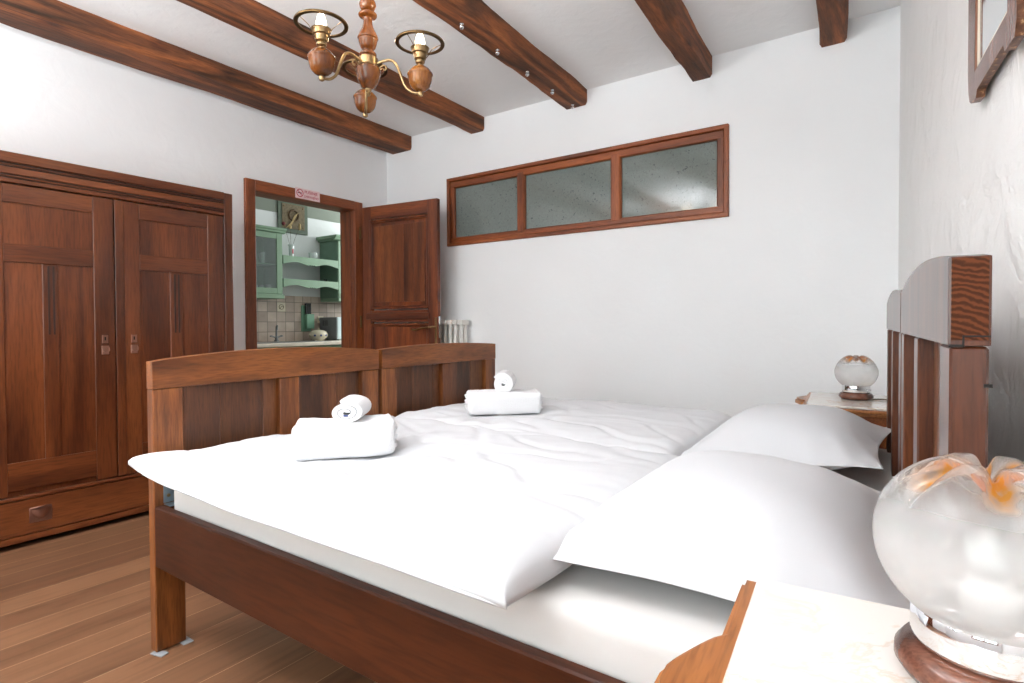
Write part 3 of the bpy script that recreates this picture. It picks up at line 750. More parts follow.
def rolled(cx, cy, z, rz, r, ln, label, turns=3.2, squash=1.0):
    t = thing('rolled_towel', label, 'towel', (cx, cy, z), rz, 'small rolled white towels')
    b = NB(); n = int(turns*26); th = r/(turns+.6)*.95
    inner = []; outer = []
    for i in range(n+1):
        f_ = i/n; a_ = f_*turns*2*math.pi; rr = .006+(r-.006)*f_
        inner.append(((rr-th/2)*math.cos(a_), (rr-th/2)*math.sin(a_)*squash)); outer.append(((rr+th/2)*math.cos(a_), (rr+th/2)*math.sin(a_)*squash))
    rows = []
    m = 14
    for k in range(m+1):
        yy = -ln/2+ln*k/m
        ee = 1-.06*abs(2*k/m-1)**6
        def P(p_): return b.verts.new((p_[0]*ee, yy+noise.noise(Vector((p_[0]*30, p_[1]*30, 2)))*.003, p_[1]*ee+r*squash+noise.noise(Vector((p_[0]*20, yy*14, p_[1]*20)))*.002))
        rows.append(([P(p_) for p_ in inner], [P(p_) for p_ in outer]))
    for k in range(m):
        (I0, O0), (I1, O1) = rows[k], rows[k+1]
        for i in range(n):
            b.faces.new((O0[i], O0[i+1], O1[i+1], O1[i])); b.faces.new((I0[i], I1[i], I1[i+1], I0[i+1]))
        b.faces.new((I0[0], O0[0], O1[0], I1[0])); b.faces.new((I0[n], I1[n], O1[n], O0[n]))
    for k in (0, m):
        I, O = rows[k]
        for i in range(n): b.faces.new((I[i], I[i+1], O[i+1], O[i]))
    obj('towel_roll', b, 'terry', t, smooth=50)
    return t
folded(-1.455, 1.165, R(52), .671, .30, .17, .108, 'folded white bath towel on the closer duvet with a rolled towel on top', 1)
folded(-1.515, 2.105, R(43), .673, .335, .17, .098, 'folded white bath towel in front of the back wall, a roll leaning on it', 6)
rl = rolled(-1.465, 1.195, .772, R(38), .052, .15, 'rolled hand towel on the folded towel in front of the long footboard', 2.3, .66)
b = NB(); box(b, -.006, .008, -.0765, -.0750, .022, .028, .001); obj('woven_label', b, 'blue', rl)
rolled(-1.535, 2.145, .758, R(30), .048, .17, 'tightly rolled hand towel on the towel beside the back wall', 3.4, 1.0)

# ------------------------------------------------------------------ nightstands
def nightstand(cx, cy, z, rz, L_, D_, label, gz):
    """local x: 0 = front marble edge, +x towards the wall; y: -L/2..L/2"""
    t = thing('nightstand', label, 'nightstand', (cx, cy, 0), rz, 'marble topped nightstands beside the beds')
    hl = L_/2
    def front(y):
        a_ = abs(y)/hl
        if a_ > .40: return -.019
        u = (.40-a_)/.40; u = min(1, u/.85); return -.019-.040*u**.75
    def outline(off):
        pts = []
        n = 40
        for i in range(n+1):
            y = -hl-off+(2*hl+2*off)*i/n; pts.append((front(y*hl/(hl+off))-off, y))
        pts += [(D_, hl+off), (D_, -hl-off)]
        return pts
    b = NB()
    prism(b, outline(-.007), z-.010, z-.0005, lambda a, c, d: (a, c, d), .003)
    prism(b, outline(0), z-.026, z-.0105, lambda a, c, d: (a, c, d), .004)
    prism(b, outline(-.016), z-.04, z-.0265, lambda a, c, d: (a, c, d), .003)
    obj('moulded_top', b, 'night', t)
    obj('marble_slab', bx(0, D_-.002, -hl-.0015, hl+.0015, z-.008, z+.001, bev=.0015), 'marble', t)
    b = NB(); box(b, .015, D_-.01, -hl+.03, hl-.03, .14, z-.0405, .003)
    for yy in (-hl+.03, hl-.07):
        for xx in (.015, D_-.055): box(b, xx, xx+.04, yy, yy+.04, 0, .14, .004)
    obj('body', b, 'night_dark', t)
    d = obj('drawer', bx(.002, .016, -hl+.05, hl-.05, z-.19, z-.06, bev=.003), 'night', t)
    b = NB(); lathe(b, [(.006, 0), (.007, .008), (.014, .014), (.012, .022), (.004, .025)], seg=16, mat=Matrix.Translation((.002, 0, z-.125)) @ Matrix.Rotation(R(-90), 4, 'Y')); obj('knob', b, 'brass', d, smooth=True)
    dd = obj('door', bx(.004, .016, -hl+.05, hl-.05, .17, z-.205, bev=.003), 'night', t)
    b = NB(); lathe(b, [(.006, 0), (.007, .008), (.014, .014), (.012, .022), (.004, .025)], seg=16, mat=Matrix.Translation((.004, -hl+.09, .42)) @ Matrix.Rotation(R(-90), 4, 'Y')); obj('knob', b, 'brass', dd, smooth=True)
    return t
nightstand(-.134, .518, .752, R(4.3), .50, .38, 'marble topped wooden nightstand under the large glass globe lamp in front', .75)
nightstand(-.372, 3.005, .722, R(4.3), .50, .33, 'marble topped wooden nightstand by the back wall, beyond both headboards', .72)

def globe_lamp(cx, cy, z, rz, label):
    t = thing('globe_lamp', label, 'lamp', (cx, cy, z), rz, 'glass globe table lamps')
    b = NB(); lathe(b, [(.052, 0), (.064, .003), (.070, .012), (.0695, .020), (.064, .028), (.052, .0335), (.02, .034)], seg=48); obj('wooden_base', b, 'lampbase', t, smooth='all')
    b = NB(); lathe(b, [(.03, .034), (.056, .0345), (.0575, .038), (.0575, .064), (.056, .067), (.05, .068)], seg=48, cap=False); obj('chrome_collar', b, 'chrome', t, smooth=35)
    b = NB(); tube(b, [(.056, 0, .048), (.068, 0, .048)], .0025, 8); lathe(b, [(.002, -.004), (.005, 0), (.002, .004)], c=(.070, 0, .048), seg=10); obj('switch', b, 'chrome', t)
    # globe
    bm = NB(); al = bm.verts.layers.float.new('amber'); ml = bm.verts.layers.float.new('milk')
    nr, ns = 64, 96; Rr, Rz, zc = .088, .080, .1275
    rings = []
    for i in range(nr+1):
        f_ = i/nr
        th = R(141)*(1-f_)  # polar from bottom to top 0
        ring = []
        for k in range(ns):
            ph = 2*math.pi*k/ns
            r = math.sin(th)**.92*Rr if th > 0 else 0; zz = math.cos(th)*Rz
            top = max(0, (math.cos(th)-.1)/.85)
            # six pressed flutes running up to the pinched top
            g_ = .5+.5*math.cos(6*(ph-R(214.5)))
            pinch = top**1.3
            groove = g_**3.5
            r2 = r*(1-.24*pinch*groove)
            z2 = zz - .014*pinch*pinch*groove
            if th < R(22):  # sunk centre
                q = 1-th/R(22); z2 -= .030*q*q*(1-.2*q); r2 = max(r2, .003)
            v = bm.verts.new((r2*math.cos(ph), r2*math.sin(ph), zc+z2))
            am_ = min(1, max(0, (math.cos(th)-.56)/.24))
            v[al] = min(1, am_*(.10+1.2*g_**2.4))
            q_ = min(1, max(0, (.88-math.cos(th))/1.1)); v[ml] = .09+.52*q_*q_*(3-2*q_)
            ring.append(v)
        rings.append(ring)
    for a, c in zip(rings, rings[1:]):
        for k in range(ns): bm.faces.new((a[k], a[(k+1) % ns], c[(k+1) % ns], c[k]))
    obj('glass_globe', bm, 'globe', t, smooth='all')
    b = NB(); lathe(b, [(.02, .055), (.022, .085), (.016, .088), (.0155, .098)], seg=20); hold = obj('bulb_holder', b, 'white', t, smooth=True)
    b = NB(); lathe(b, [(.0125, .098), (.014, .106), (.0145, .115), (.012, .128), (.007, .137), (.002, .142)], seg=20); obj('bulb', b, 'glassware', hold, smooth='all')
    return t
globe_lamp(.063, .656, .753, R(-2), 'milky glass globe lamp with amber top on the nearest nightstand, at the frame edge')
globe_lamp(-.184, 3.052, .723, R(-30), 'amber topped glass globe lamp on the nightstand by the back wall')
b = NB(); tube(b, smooth_path([(-.13, 3.06, .726), (-.08, 3.075, .727), (-.05, 3.045, .727), (-.02, 3.06, .727)], 6), .003, 6)
o = obj('lamp_cord', b, 'brown', smooth=True); tag(o, 'dark lamp cord lying across the far marble nightstand top', 'cord')

# ------------------------------------------------------------------ mirror on the slanted right wall
a_ = R(-83.7227)
def mw(s_, z_, d):   # s from back corner along wall, d out of wall
    return (-.03+s_*math.cos(a_)-d*math.sin(-a_), YB+s_*math.sin(a_)-d*math.cos(-a_)*1.0, z_)
t = thing('wall_mirror', 'narrow wooden framed mirror with glinting sides hung high on the wall', 'mirror')
outl = [(1.755, 1.626), (1.803, 1.623), (1.816, 1.640), (2.036, 1.652), (2.045, 1.634), (2.111, 1.635), (2.125, 1.664), (2.125, 1.836), (2.14, 1.95), (2.14, 2.46), (1.702, 2.46), (1.702, 1.918), (1.716, 1.9), (1.716, 1.715), (1.723, 1.663), (1.737, 1.636)]
inn = [(1.787, 1.692), (2.061, 1.706), (2.061, 2.38), (1.787, 2.38)]
b = NB()
def loop(pts, d): return [b.verts.new(mw(p_[0], p_[1], d)) for p_ in pts]
O0 = loop(outl, .030); I0 = loop(inn, .030); I1 = loop(inn, .021); O1 = loop(outl, .004)
es = [b.edges.new((q[i], q[(i+1) % len(q)])) for q in (O0, I0) for i in range(len(q))]
bmesh.ops.triangle_fill(b, use_beauty=True, edges=es)
for A, B_ in ((I0, I1),):
    for i in range(4): b.faces.new((A[i], A[(i+1) % 4], B_[(i+1) % 4], B_[i]))
obj('frame', b, 'mirror_wood', t)
b = NB(); O0 = loop(outl, .0298); O1 = loop(outl, .012)
for i in range(len(O0)): b.faces.new((O0[i], O1[i], O1[(i+1) % len(O0)], O0[(i+1) % len(O0)]))
b.faces.new(O1)
obj('frame_side', b, 'fleck', t)
def strip(i0, i1, w_, d, nm, mat):
    b = NB(); q = inn
    def ins(w__): return [(q[0][0]+w__, q[0][1]+w__), (q[1][0]-w__, q[1][1]+w__), (q[2][0]-w__, q[2][1]-w__), (q[3][0]+w__, q[3][1]-w__)]
    A = [b.verts.new(mw(x, z, d)) for x, z in ins(i0)]; B_ = [b.verts.new(mw(x, z, d-.003)) for x, z in ins(i1)]
    for i in range(4): b.faces.new((A[i], A[(i+1) % 4], B_[(i+1) % 4], B_[i]))
    return obj(nm, b, mat, t)
strip(0, .007, 0, .0285, 'gilt_slip', 'gilt'); strip(.007, .018, 0, .026, 'cream_slip', 'cream_bead')
obj('back_board', (lambda q: (prism(q, inn, .004, .0118, lambda a, c, d: mw(a, c, d)), q)[1])(NB()), 'dark', t)
b = NB(); b.faces.new([b.verts.new(mw(x, z, .0225)) for x, z in inn]); obj('mirror_glass', b, 'mirror', t)

# ------------------------------------------------------------------ chandelier
CXc, CYc = -1.64, 1.432
t = thing('chandelier', 'three arm brass and turned wood chandelier hanging between the beams', 'chandelier', (CXc, CYc, ZC-.009))
def z_(v): return v-ZC
b = NB()
prof = [(.010, 2.285+.4), (.05, 2.28+.4)]
obj('ceiling_rose', (lambda q: (lathe(q, [(.055, -.001), (.052, -.02), (.03, -.04), (.01, -.05)], seg=28), q)[1])(NB()), 'brass_dark', t, smooth=True)
b = NB(); tube(b, [(0, 0, -.04), (0, 0, z_(2.29))], .004, 8)
for k in range(8):
    zc = -.06-.044*k
    tube(b, [(math.cos(a2*math.pi/6)*.011*(1 if k % 2 else 0), math.cos(a2*math.pi/6)*.011*(0 if k % 2 else 1), zc+math.sin(a2*math.pi/6)*.024) for a2 in range(12)], .0028, 6, True)
obj('chain', b, 'brass_dark', t, smooth=True)
b = NB()
lathe(b, [(.006, z_(2.300)), (.020, z_(2.292)), (.029, z_(2.278)), (.030, z_(2.266)), (.024, z_(2.252)), (.015, z_(2.245)), (.015, z_(2.241)), (.030, z_(2.238)), (.034, z_(2.232)), (.030, z_(2.225)), (.018, z_(2.219)), (.0165, z_(2.205)),
          (.021, z_(2.185)), (.031, z_(2.165)), (.037, z_(2.150)), (.0375, z_(2.145)), (.034, z_(2.141)), (.034, z_(2.135)), (.028, z_(2.115)), (.020, z_(2.103)), (.020, z_(2.098)), (.029, z_(2.092)), (.031, z_(2.084)), (.027, z_(2.078)), (.036, z_(2.070))], seg=36, fine=5)
obj('turned_stem', b, 'turned', t, smooth='all')
b = NB(); lathe(b, [(.036, z_(2.072)), (.036, z_(2.046)), (.040, z_(2.043)), (.044, z_(2.038)), (.03, z_(2.036))], seg=36); obj('brass_band', b, 'brass', t, smooth=35)
b = NB(); lathe(b, [(.043, z_(2.037)), (.045, z_(2.028)), (.044, z_(2.012)), (.037, z_(1.988)), (.024, z_(1.968)), (.012, z_(1.960))], seg=36, fine=4); obj('turned_bowl', b, 'turned', t, smooth='all')
b = NB(); lathe(b, [(.013, z_(1.962)), (.011, z_(1.952)), (.006, z_(1.948)), (.009, z_(1.942)), (.003, z_(1.934))], seg=20); obj('finial', b, 'brass', t, smooth=True)
for ang in (229-34.83+34.83, 354, 108):
    # angles measured in the (sideways, depth) frame of the view; turn into the room's axes
    pass
def lateral(l, d): return (.821*l-.571*d, .571*l+.821*d)
for l, d in ((-.126, -.163), (.186, -.02), (-.06, .187)):
    X, Y = lateral(l, d); n_ = math.hypot(X, Y); ux, uy = X/n_, Y/n_; rr = .197
    def A(r_, z): return (ux*r_, uy*r_, z_(z))
    b = NB(); tube(b, smooth_path([A(.036, 2.052), A(.058, 2.060), A(.085, 2.062), A(.105, 2.047), A(.122, 2.01), A(.138, 1.968), A(.16, 1.945), A(.182, 1.937), A(.197, 1.938)], 6), .0052, 10)
    tube(b, smooth_path([A(.040, 2.035), A(.060, 2.045), A(.070, 2.035), A(.064, 2.026), A(.058, 2.032)], 5), .0032, 8)
    lathe(b, [(.002, -.012), (.009, -.008), (.011, 0), (.008, .008), (.004, .012)], c=A(.197, 1.935), seg=16)
    arm = obj('arm', b, 'brass', t, smooth=True)
    c0 = A(rr, 0); c0 = (c0[0], c0[1], -ZC)
    b = NB(); lathe(b, [(.008, 1.944), (.022, 1.948), (.036, 1.962), (.0425, 1.980), (.0445, 1.996), (.047, 2.002), (.046, 2.007), (.042, 2.012), (.034, 2.022), (.022, 2.031), (.010, 2.036)], c=c0, seg=32, fine=3); obj('wooden_cup', b, 'turned', arm, smooth='all')
    b = NB(); lathe(b, [(.010, 2.030), (.009, 2.040), (.016, 2.045), (.018, 2.051), (.015, 2.057), (.021, 2.060), (.023, 2.072), (.023, 2.078), (.029, 2.081), (.031, 2.098), (.034, 2.100), (.028, 2.101)], c=c0, seg=28); obj('socket', b, 'brass', arm, smooth=35)
    b = NB(); lathe(b, [(.075, 0), (.076, .002), (.088, .005), (.090, .001), (.089, -.002), (.076, -.002), (.075, 0)], c=(c0[0], c0[1], z_(2.117)), seg=48, cap=False)
    for k in range(3):
        a3 = k*2.094+.5+l; x1, y1 = math.cos(a3), math.sin(a3)
        tube(b, smooth_path([(c0[0]+x1*.020, c0[1]+y1*.020, z_(2.062)), (c0[0]+x1*.030, c0[1]+y1*.030, z_(2.075)), (c0[0]+x1*.045, c0[1]+y1*.045, z_(2.098)), (c0[0]+x1*.080, c0[1]+y1*.080, z_(2.117))], 4), .0013, 6)
    obj('gallery_ring', b, 'brass_dark', arm, smooth=35)
    b = NB(); lathe(b, [(.010, 2.098), (.0165, 2.108), (.0175, 2.122), (.014, 2.138), (.008, 2.154), (.002, 2.163)], c=c0, seg=20); obj('bulb', b, 'bulb', arm, smooth='all')
    ld = bpy.data.lights.new('bulb_light', 'POINT'); ld.energy = .7; ld.color = (1, .8, .55); ld.shadow_soft_size = .025
    lo = bpy.data.objects.new('bulb_light', ld); COL.objects.link(lo); lo.location = (CXc+ux*rr, CYc+uy*rr, 2.21)

# ------------------------------------------------------------------ kitchen
KF = -5.39
# base cabinet + worktop
t = thing('base_cabinet', 'sage green kitchen base cabinet under the cream worktop', 'cabinet')
obj('carcass', bx(KX+.01, -5.20, 2.2, 5.2, .1, .855, bev=.003), 'green', t)
for k in range(5):
    d = obj('door', bx(-5.20, -5.182, 2.21+k*.595, 2.79+k*.595, .12, .84, bev=.004), 'green', t)
    b = NB(); lathe(b, [(.006, 0), (.014, .014), (.004, .024)], seg=14, mat=Matrix.Translation((-5.182, 2.25+k*.595, .75)) @ Matrix.Rotation(R(90), 4, 'Y')); obj('knob', b, 'brass', d)
obj('plinth', bx(KX+.05, -5.25, 2.2, 5.2, 0, .1, bev=0), 'dark', t)
o = obj('worktop', bx(KX+.008, -5.14, 2.18, 5.22, .856, .892, bev=.004), 'counter'); tag(o, 'long cream kitchen worktop seen through the doorway', 'worktop')
o = obj('kitchen_sink', bx(-5.62, -5.22, 3.05, 4.0, .892, .897, bev=.002), 'steel'); tag(o, 'flat steel sink rim let into the kitchen worktop', 'sink')
# glazed wall cabinet
t = thing('wall_cabinet', 'sage green glazed wall cabinet with glasses inside, at the doorway edge', 'cabinet', (KX, 0, 0), 0, 'green kitchen wall cabinets')
KD = KF-KX
y0, y1 = 2.86, 3.52
b = NB()
box(b, .008, .03, y0, y1, 1.36, 2.04, .002); box(b, .008, KD-.02, y0, y0+.02, 1.36, 2.04, .002); box(b, .008, KD-.02, y1-.02, y1, 1.36, 2.04, .002); box(b, .008, KD-.02, y0, y1, 2.02, 2.04, .002); box(b, .008, KD-.02, y0, y1, 1.40, 1.42, .002)
obj('carcass', b, 'green_in', t)
obj('glass_shelf', bx(.03, KD-.04, y0+.02, y1-.02, 1.705, 1.715, bev=.001), 'green_in', t)
b = NB()
prism(b, [(0, 2.035), (.03, 2.045), (.035, 2.06), (.05, 2.07), (.055, 2.088), (0, 2.088)], y0-.03, y1+.035, lambda a, c, d: (KD+a-.02, d, c)); box(b, .008, KD, y0-.02, y1+.03, 2.04, 2.085, .003)
obj('cornice', b, 'green', t)
b = NB(); box(b, .02, KD+.012, y0, y1+.012, 1.352, 1.398, .006, seg=2); obj('light_rail', b, 'green', t)
b = NB()
for q in ((y0, y0+.07, 1.40, 2.035), (y1-.065, y1, 1.40, 2.035), (y0+.07, y1-.065, 1.975, 2.035), (y0+.07, y1-.065, 1.40, 1.46)): box(b, KD-.02, KD, q[0], q[1], q[2], q[3], .003)
d = obj('door', b, 'green', t)
obj('glass_pane', bx(KD-.012, KD-.008, y0+.065, y1-.06, 1.455, 1.98, bev=0), 'cab_glass', d)
def tumbler(x, y, z, r, h, label, grp='glasses in the green cabinet', nm='drinking_glass', cat='glass'):
    b = NB(); lathe(b, [(r*.8, 0), (r*.85, h*.05), (r, h), (r*.93, h), (r*.78, h*.08), (.001, h*.07)], seg=20, cap=False)
    b.faces.new([v for v in b.verts if abs(v.co.z) < 1e-6 and True][:20]) if False else None
    o = obj(nm, b, 'glassware', loc=(x, y, z), smooth=35); tag(o, label, cat, grp); return o
for k, (dx, y, z, r, h) in enumerate(((.2, 3.28, 1.716, .032, .13), (.22, 3.37, 1.716, .03, .12), (.2, 3.20, 1.421, .03, .07), (.22, 3.28, 1.421, .032, .07), (.2, 3.36, 1.421, .03, .075), (.25, 3.42, 1.421, .028, .08))):
    lb = ['tall tumbler on the upper shelf of the glazed green cabinet', 'second tall tumbler on the cabinet upper shelf, nearer its door stile',
          'low glass at the left end of the glazed cabinet bottom', 'low glass second in the row on the glazed cabinet bottom', 'low glass third in the row on the glazed cabinet bottom', 'low glass in the glazed cabinet bottom corner by the stile'][k]
    tumbler(KX+dx, y, z, r, h, lb)
# second wall cabinet (only its side and front edge show)
t = thing('wall_cabinet', 'sage green wall cabinet at the far end of the scalloped shelves', 'cabinet', (KX, 4.235, 0), 0, 'green kitchen wall cabinets')
obj('carcass', bx(.008, KD-.02, 0, .6, 1.39, 2.05, bev=.003), 'green_in', t)
d = obj('door', bx(KD-.02, KD, 0.001, .6, 1.40, 2.045, bev=.004), 'green', t)
b = NB(); lathe(b, [(.006, 0), (.014, .014), (.004, .024)], seg=14, mat=Matrix.Translation((KD, .05, 1.43)) @ Matrix.Rotation(R(90), 4, 'Y')); obj('knob', b, 'brass_dark', d)
b = NB(); prism(b, [(-.02, 2.05), (.02, 2.065), (.03, 2.08), (.045, 2.095), (.045, 2.112), (-.02, 2.112)], -.05, .62, lambda a, c, d_: (KD+a-.01, d_, c)); box(b, .008, KD-.03, -.05, .6, 2.075, 2.112, .003); box(b, .008, KD-.03, -.025, .6, 2.052, 2.0745, .003); obj('cornice', b, 'green', t)
obj('light_rail', bx(.02, KD+.01, -.008, .6, 1.345, 1.389, bev=.005), 'green', t)
# scalloped shelves
def shelf(zt, label):
    t = thing('scalloped_shelf', label, 'shelf', (KX, 3.53, zt), 0, 'scalloped shelves between the green cabinets')
    W_ = 4.233-3.53
    obj('shelf_board', bx(.008, KD-.02, 0, W_, -.02, 0, bev=.002), 'green', t)
    n = 60; low = []
    for i in range(n+1):
        u = i/n; m = abs(u-.5)*2
        zz = -.085+.020*math.cos(m*math.pi*2.0+math.pi)*(-1)
        if m > .3: zz = -.078+.016*math.cos((m-.3)/.7*math.pi*2+math.pi)*-1*1.0
        zz = -.088+.028*math.sin(min(1, max(0, (m-.12)/.88))*math.pi)**1.2
        if m < .12: zz = -.088+.016*math.cos(m/.12*math.pi*1.5)**2
        low.append((u*W_, zz))
    b = NB(); prism(b, [(0, 0.002), ]+low+[(W_, 0.002)], KD-.02, KD, lambda a, c, d: (d, a, c)); obj('scalloped_apron', b, 'green', t)
    return t
shelf(1.812, 'upper green scalloped shelf holding the vase and glass bowl')
shelf(1.566, 'lower green scalloped shelf with two tiny dark items')
# vase with dried flowers
t = thing('flower_vase', 'slim glass vase with dried flowers on the upper kitchen shelf', 'vase', (KX+.16, 3.755, 1.813))
b = NB(); lathe(b, [(.024, 0), (.026, .02), (.028, .09), (.030, .13), (.040, .15), (.037, .15), (.027, .13), (.024, .02), (.001, .015)], seg=24, cap=False); obj('vase_body', b, 'glassware', t, smooth=True)
b = NB(); box(b, .024, .030, -.008, .008, .05, .10, .002); obj('painted_motif', b, 'stk_red', t)
for k, (dy, dz, mt, r) in enumerate(((-.10, .37, 'red', .020), (-.02, .34, 'straw', .020), (.10, .36, 'straw', .013))):
    b = NB(); tube(b, smooth_path([(0, 0, .03), (.0, dy*.3, .18), (.01, dy, dz)], 5), .0018, 5); st = obj('stem', b, 'brown', t)
    b = NB(); bmesh.ops.create_icosphere(b, subdivisions=2, radius=r)
    for v in b.verts: v.co *= 1+noise.noise(v.co*90)*.35; v.co.z *= (1 if k < 2 else 3.2)
    bmesh.ops.translate(b, verts=b.verts[:], vec=(.01, dy, dz)); obj('flower_head', b, mt, st, smooth='all')
tumbler(KX+.17, 4.03, 1.813, .055, .085, 'round glass bowl on the upper scalloped kitchen shelf', None, 'glass_bowl', 'bowl')
for k in (0, 1):
    b = NB(); lathe(b, [(.011, 0), (.012, .02), (.007, .026), (.008, .03), (.003, .034)], seg=14)
    o = obj('spice_jar', b, 'black', loc=(KX+.25, 4.115+.03*k, 1.567), smooth=True); tag(o, 'tiny dark jar near the end of the lower scalloped shelf', 'jar', 'pair of tiny dark jars')
# plaque
t = thing('wall_plaque', 'square green bordered plaque with dried arrangement high on the kitchen wall', 'picture', (KX+.01, 3.625, 2.115))
PX = 3.625
obj('border', bx(0, .014, .06, .44, .0, .37, bev=.003), 'plaque_edge', t)
obj('plaque_face', bx(.0145, .020, .105, .395, .05, .325, bev=.002), 'plaque', t)
b = NB()
tube(b, [(.026, .25+.06*math.cos(q*math.pi/10), .20+.06*math.sin(q*math.pi/10)+.004*math.sin(q*3)) for q in range(20)], .010, 6, True)
obj('wreath', b, 'brown', t, smooth=True)
b = NB()
for k in range(7): tube(b, [(.03, .15+.01*k, .05+.005*k), (.035, .22+.006*k, .13+.006*k), (.035, .25+.008*k, .20+.006*k)], .003, 5)
obj('dried_stalks', b, 'straw', t)
b = NB()
for yy, zz in ((.13, .295), (.37, .295), (.13, .075), (.37, .075)): lathe(b, [(.009, 0), (.006, .006)], seg=10, mat=Matrix.Translation((.02, yy, zz)) @ Matrix.Rotation(R(90), 4, 'Y'))
obj('stud', b, 'brass_dark', t)
# knife holder
t = thing('knife_holder', 'mint green wall box with black knife handles on the tiled splashback', 'holder', (KX+.009, 3.98, 1.0))
obj('back_board', bx(0, .012, -.01, .115, .0, .30, bev=.003), 'green_box', t)
obj('box_front', bx(.012, .065, .025, .125, .03, .20, bev=.003), 'green_box', t)
for k in range(3): obj('knife_handle', bx(.022, .05, .024+.026*k, .046+.026*k, .19, .325, bev=.005), 'black', t)
# outlets / motif tile
t = thing('wall_outlet', 'cream electrical socket on the kitchen tiles just above the lidded tureen', 'socket', (KX+.009, 4.19, 1.095))
obj('plate', bx(0, .008, 0, .085, 0, .085, bev=.004), 'cream', t); b = NB(); lathe(b, [(.026, 0), (.026, .003), (.02, .004)], seg=20, mat=Matrix.Translation((.006, .042, .042)) @ Matrix.Rotation(R(90), 4, 'Y')); obj('socket_well', b, 'felt', t)
t = thing('motif_tile', 'cream picture tile with grey drawing among the plain kitchen tiles', 'tile', (KX+.008, 3.666+.0, 1.225))
obj('tile_face', bx(0, .003, 0.004, .107, .0, .103, bev=.002), 'cream', t)
b = NB(); tube(b, [(.004, .055+.028*math.cos(q*math.pi/8), .052+.026*math.sin(q*math.pi/8)) for q in range(16)], .003, 5, True); tube(b, [(.004, .03, .03), (.004, .06, .06), (.004, .08, .05)], .0028, 5); obj('motif', b, 'brown', t)
# faucet
t = thing('faucet', 'chrome two handled mixer faucet behind the kitchen sink', 'faucet', (KX+.10, 3.60, .897))
b = NB(); lathe(b, [(.028, 0), (.026, .01), (.016, .02), (.016, .05), (.010, .06)], seg=18)
tube(b, smooth_path([(0, 0, .05), (0, 0, .12), (.02, -.01, .16), (.06, -.03, .17), (.09, -.05, .15), (.095, -.055, .125)], 5), .010, 10); obj('spout', b, 'steel', t, smooth=True)
for sgn in (-1, 1):
    b = NB(); tube(b, [(0, 0, .04), (0, sgn*.05, .055)], .008, 8); lathe(b, [(.004, -.01), (.016, -.006), (.016, .006), (.004, .01)], c=(0, sgn*.062, .058), seg=12); obj('tap_handle', b, 'steel', t, smooth=True)
# tureen
t = thing('lidded_tureen', 'cream lidded pot with blue flowers on the kitchen worktop', 'pot', (KX+.22, 4.05, .893))
b = NB(); lathe(b, [(.055, 0), (.06, .008), (.10, .045), (.105, .07), (.095, .09), (.088, .092)], seg=32); obj('pot_body', b, 'cream', t, smooth=True)
b = NB(); lathe(b, [(.097, .090), (.092, .1), (.06, .118), (.02, .125), (.008, .128), (.013, .142), (.004, .15)], seg=32); obj('lid', b, 'cream', t, smooth=True)
b = NB()
for sgn in (-1, 1): tube(b, smooth_path([(0, sgn*.10, .08), (0, sgn*.122, .078), (0, sgn*.10, .06)], 4), .005, 6)
obj('handle', b, 'cream', t, smooth=True)
b = NB()
for an in (-1.0, -.35, .3): 
    q = (math.cos(an)*.1035, math.sin(an)*.1035, .062); bmesh.ops.create_icosphere(b, subdivisions=2, radius=.013, matrix=Matrix.Translation(q) @ Matrix.Scale(.35, 4, (math.cos(an), math.sin(an), 0)))
obj('painted_flower', b, 'blue', t, smooth='all')
# microwave
t = thing('microwave', 'grey microwave oven on the kitchen worktop at the doorway edge', 'microwave', (KX+.02, 4.215, .893))
obj('casing', bx(0, .31, 0, .46, .012, .27, bev=.006), 'mw_side', t)
obj('door', bx(.311, .332, 0, .36, .012, .27, bev=.006), 'mw_door', t)
obj('control_panel', bx(.311, .332, .362, .46, .012, .27, bev=.004), 'black', t)
b = NB()
for k in range(3): box(b, .06+.035*k, .075+.035*k, -.001, .002, .17, .235, .001)
obj('vent_slot', b, 'black', t)
b = NB()
for xx in (.03, .3):
    for yy in (.03, .43): lathe(b, [(.012, 0), (.012, .013)], c=(xx, yy, 0), seg=12)
obj('foot', b, 'black', t)

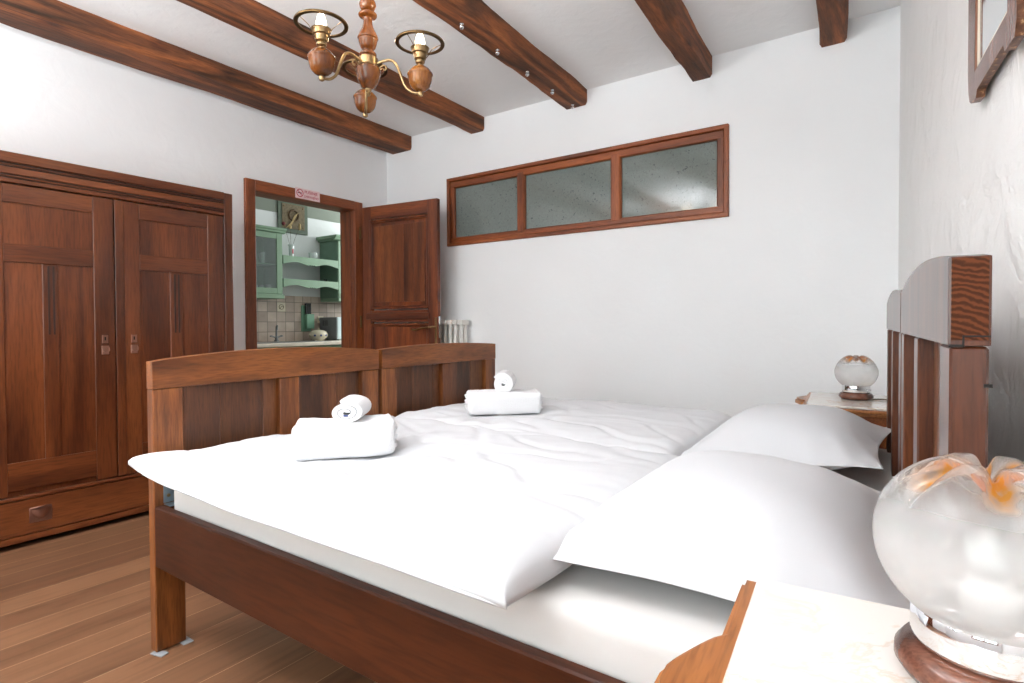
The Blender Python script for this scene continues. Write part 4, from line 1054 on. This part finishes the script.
# ------------------------------------------------------------------ light
def area(name, loc, rot, sx_, sy_, energy, color=(1, 1, 1)):
    ld = bpy.data.lights.new(name, 'AREA'); ld.shape = 'RECTANGLE'; ld.size = sx_; ld.size_y = sy_; ld.energy = energy; ld.color = color
    o = bpy.data.objects.new(name, ld); COL.objects.link(o); o.location = loc; o.rotation_euler = rot; return o
for i, (a, c) in enumerate(wins):
    area('daylight', ((a+c)/2, YN-.16, 1.58), (R(90), 0, 0), 1.25, 1.4, (26, 22)[i], (.95, .98, 1))  # lamps standing in the added near windows
# photographer's flash bounced off the ceiling beside the camera, then an added second bounce
area('bounce_light', (-1.05, -.3, 2.0), (R(180), 0, 0), .4, .4, 52, (.94, .972, 1))
area('bounce_light', (-2.3, -.3, 2.0), (R(180), 0, 0), .4, .4, 68, (.94, .972, 1))  # extra upward lamp, added to brighten the far part of the room
area('kitchen_fill', (-4.9, 5.6, 1.9), (R(90), 0, R(180)), 1.2, 1.0, 36, (.95, 1, 1))  # lamp added inside the kitchen to brighten it; no window is built there
w = bpy.data.worlds.new('world'); SC.world = w; w.use_nodes = True
w.node_tree.nodes['Background'].inputs[0].default_value = (.85, .92, 1, 1); w.node_tree.nodes['Background'].inputs[1].default_value = 1.0

# ------------------------------------------------------------------ camera
cd = bpy.data.cameras.new('camera'); cam = bpy.data.objects.new('camera', cd); COL.objects.link(cam); SC.camera = cam
cd.sensor_width = 36; cd.lens = 565/1024*36; cd.shift_y = -(341.5-333.9)/1024; cd.clip_start = .02
yaw = math.atan2(.571, .821); pit = R(1.05); rol = R(.25)
f = Vector((-math.sin(yaw)*math.cos(pit), math.cos(yaw)*math.cos(pit), -math.sin(pit)))
r = Vector((math.cos(yaw), math.sin(yaw), 0)); u = r.cross(f)
r2 = math.cos(rol)*r-math.sin(rol)*u; u2 = math.cos(rol)*u+math.sin(rol)*r
m = Matrix(((r2.x, u2.x, -f.x, 0), (r2.y, u2.y, -f.y, 0), (r2.z, u2.z, -f.z, H), (0, 0, 0, 1)))
cam.matrix_world = m
SC.view_settings.view_transform = 'Standard'; SC.view_settings.look = 'None'; SC.view_settings.exposure = 0.7; SC.view_settings.gamma = 1
try: SC.view_settings.use_curve_mapping = False
except Exception: pass
SC.cycles.max_bounces = 10; SC.cycles.diffuse_bounces = 6; SC.cycles.transparent_max_bounces = 16
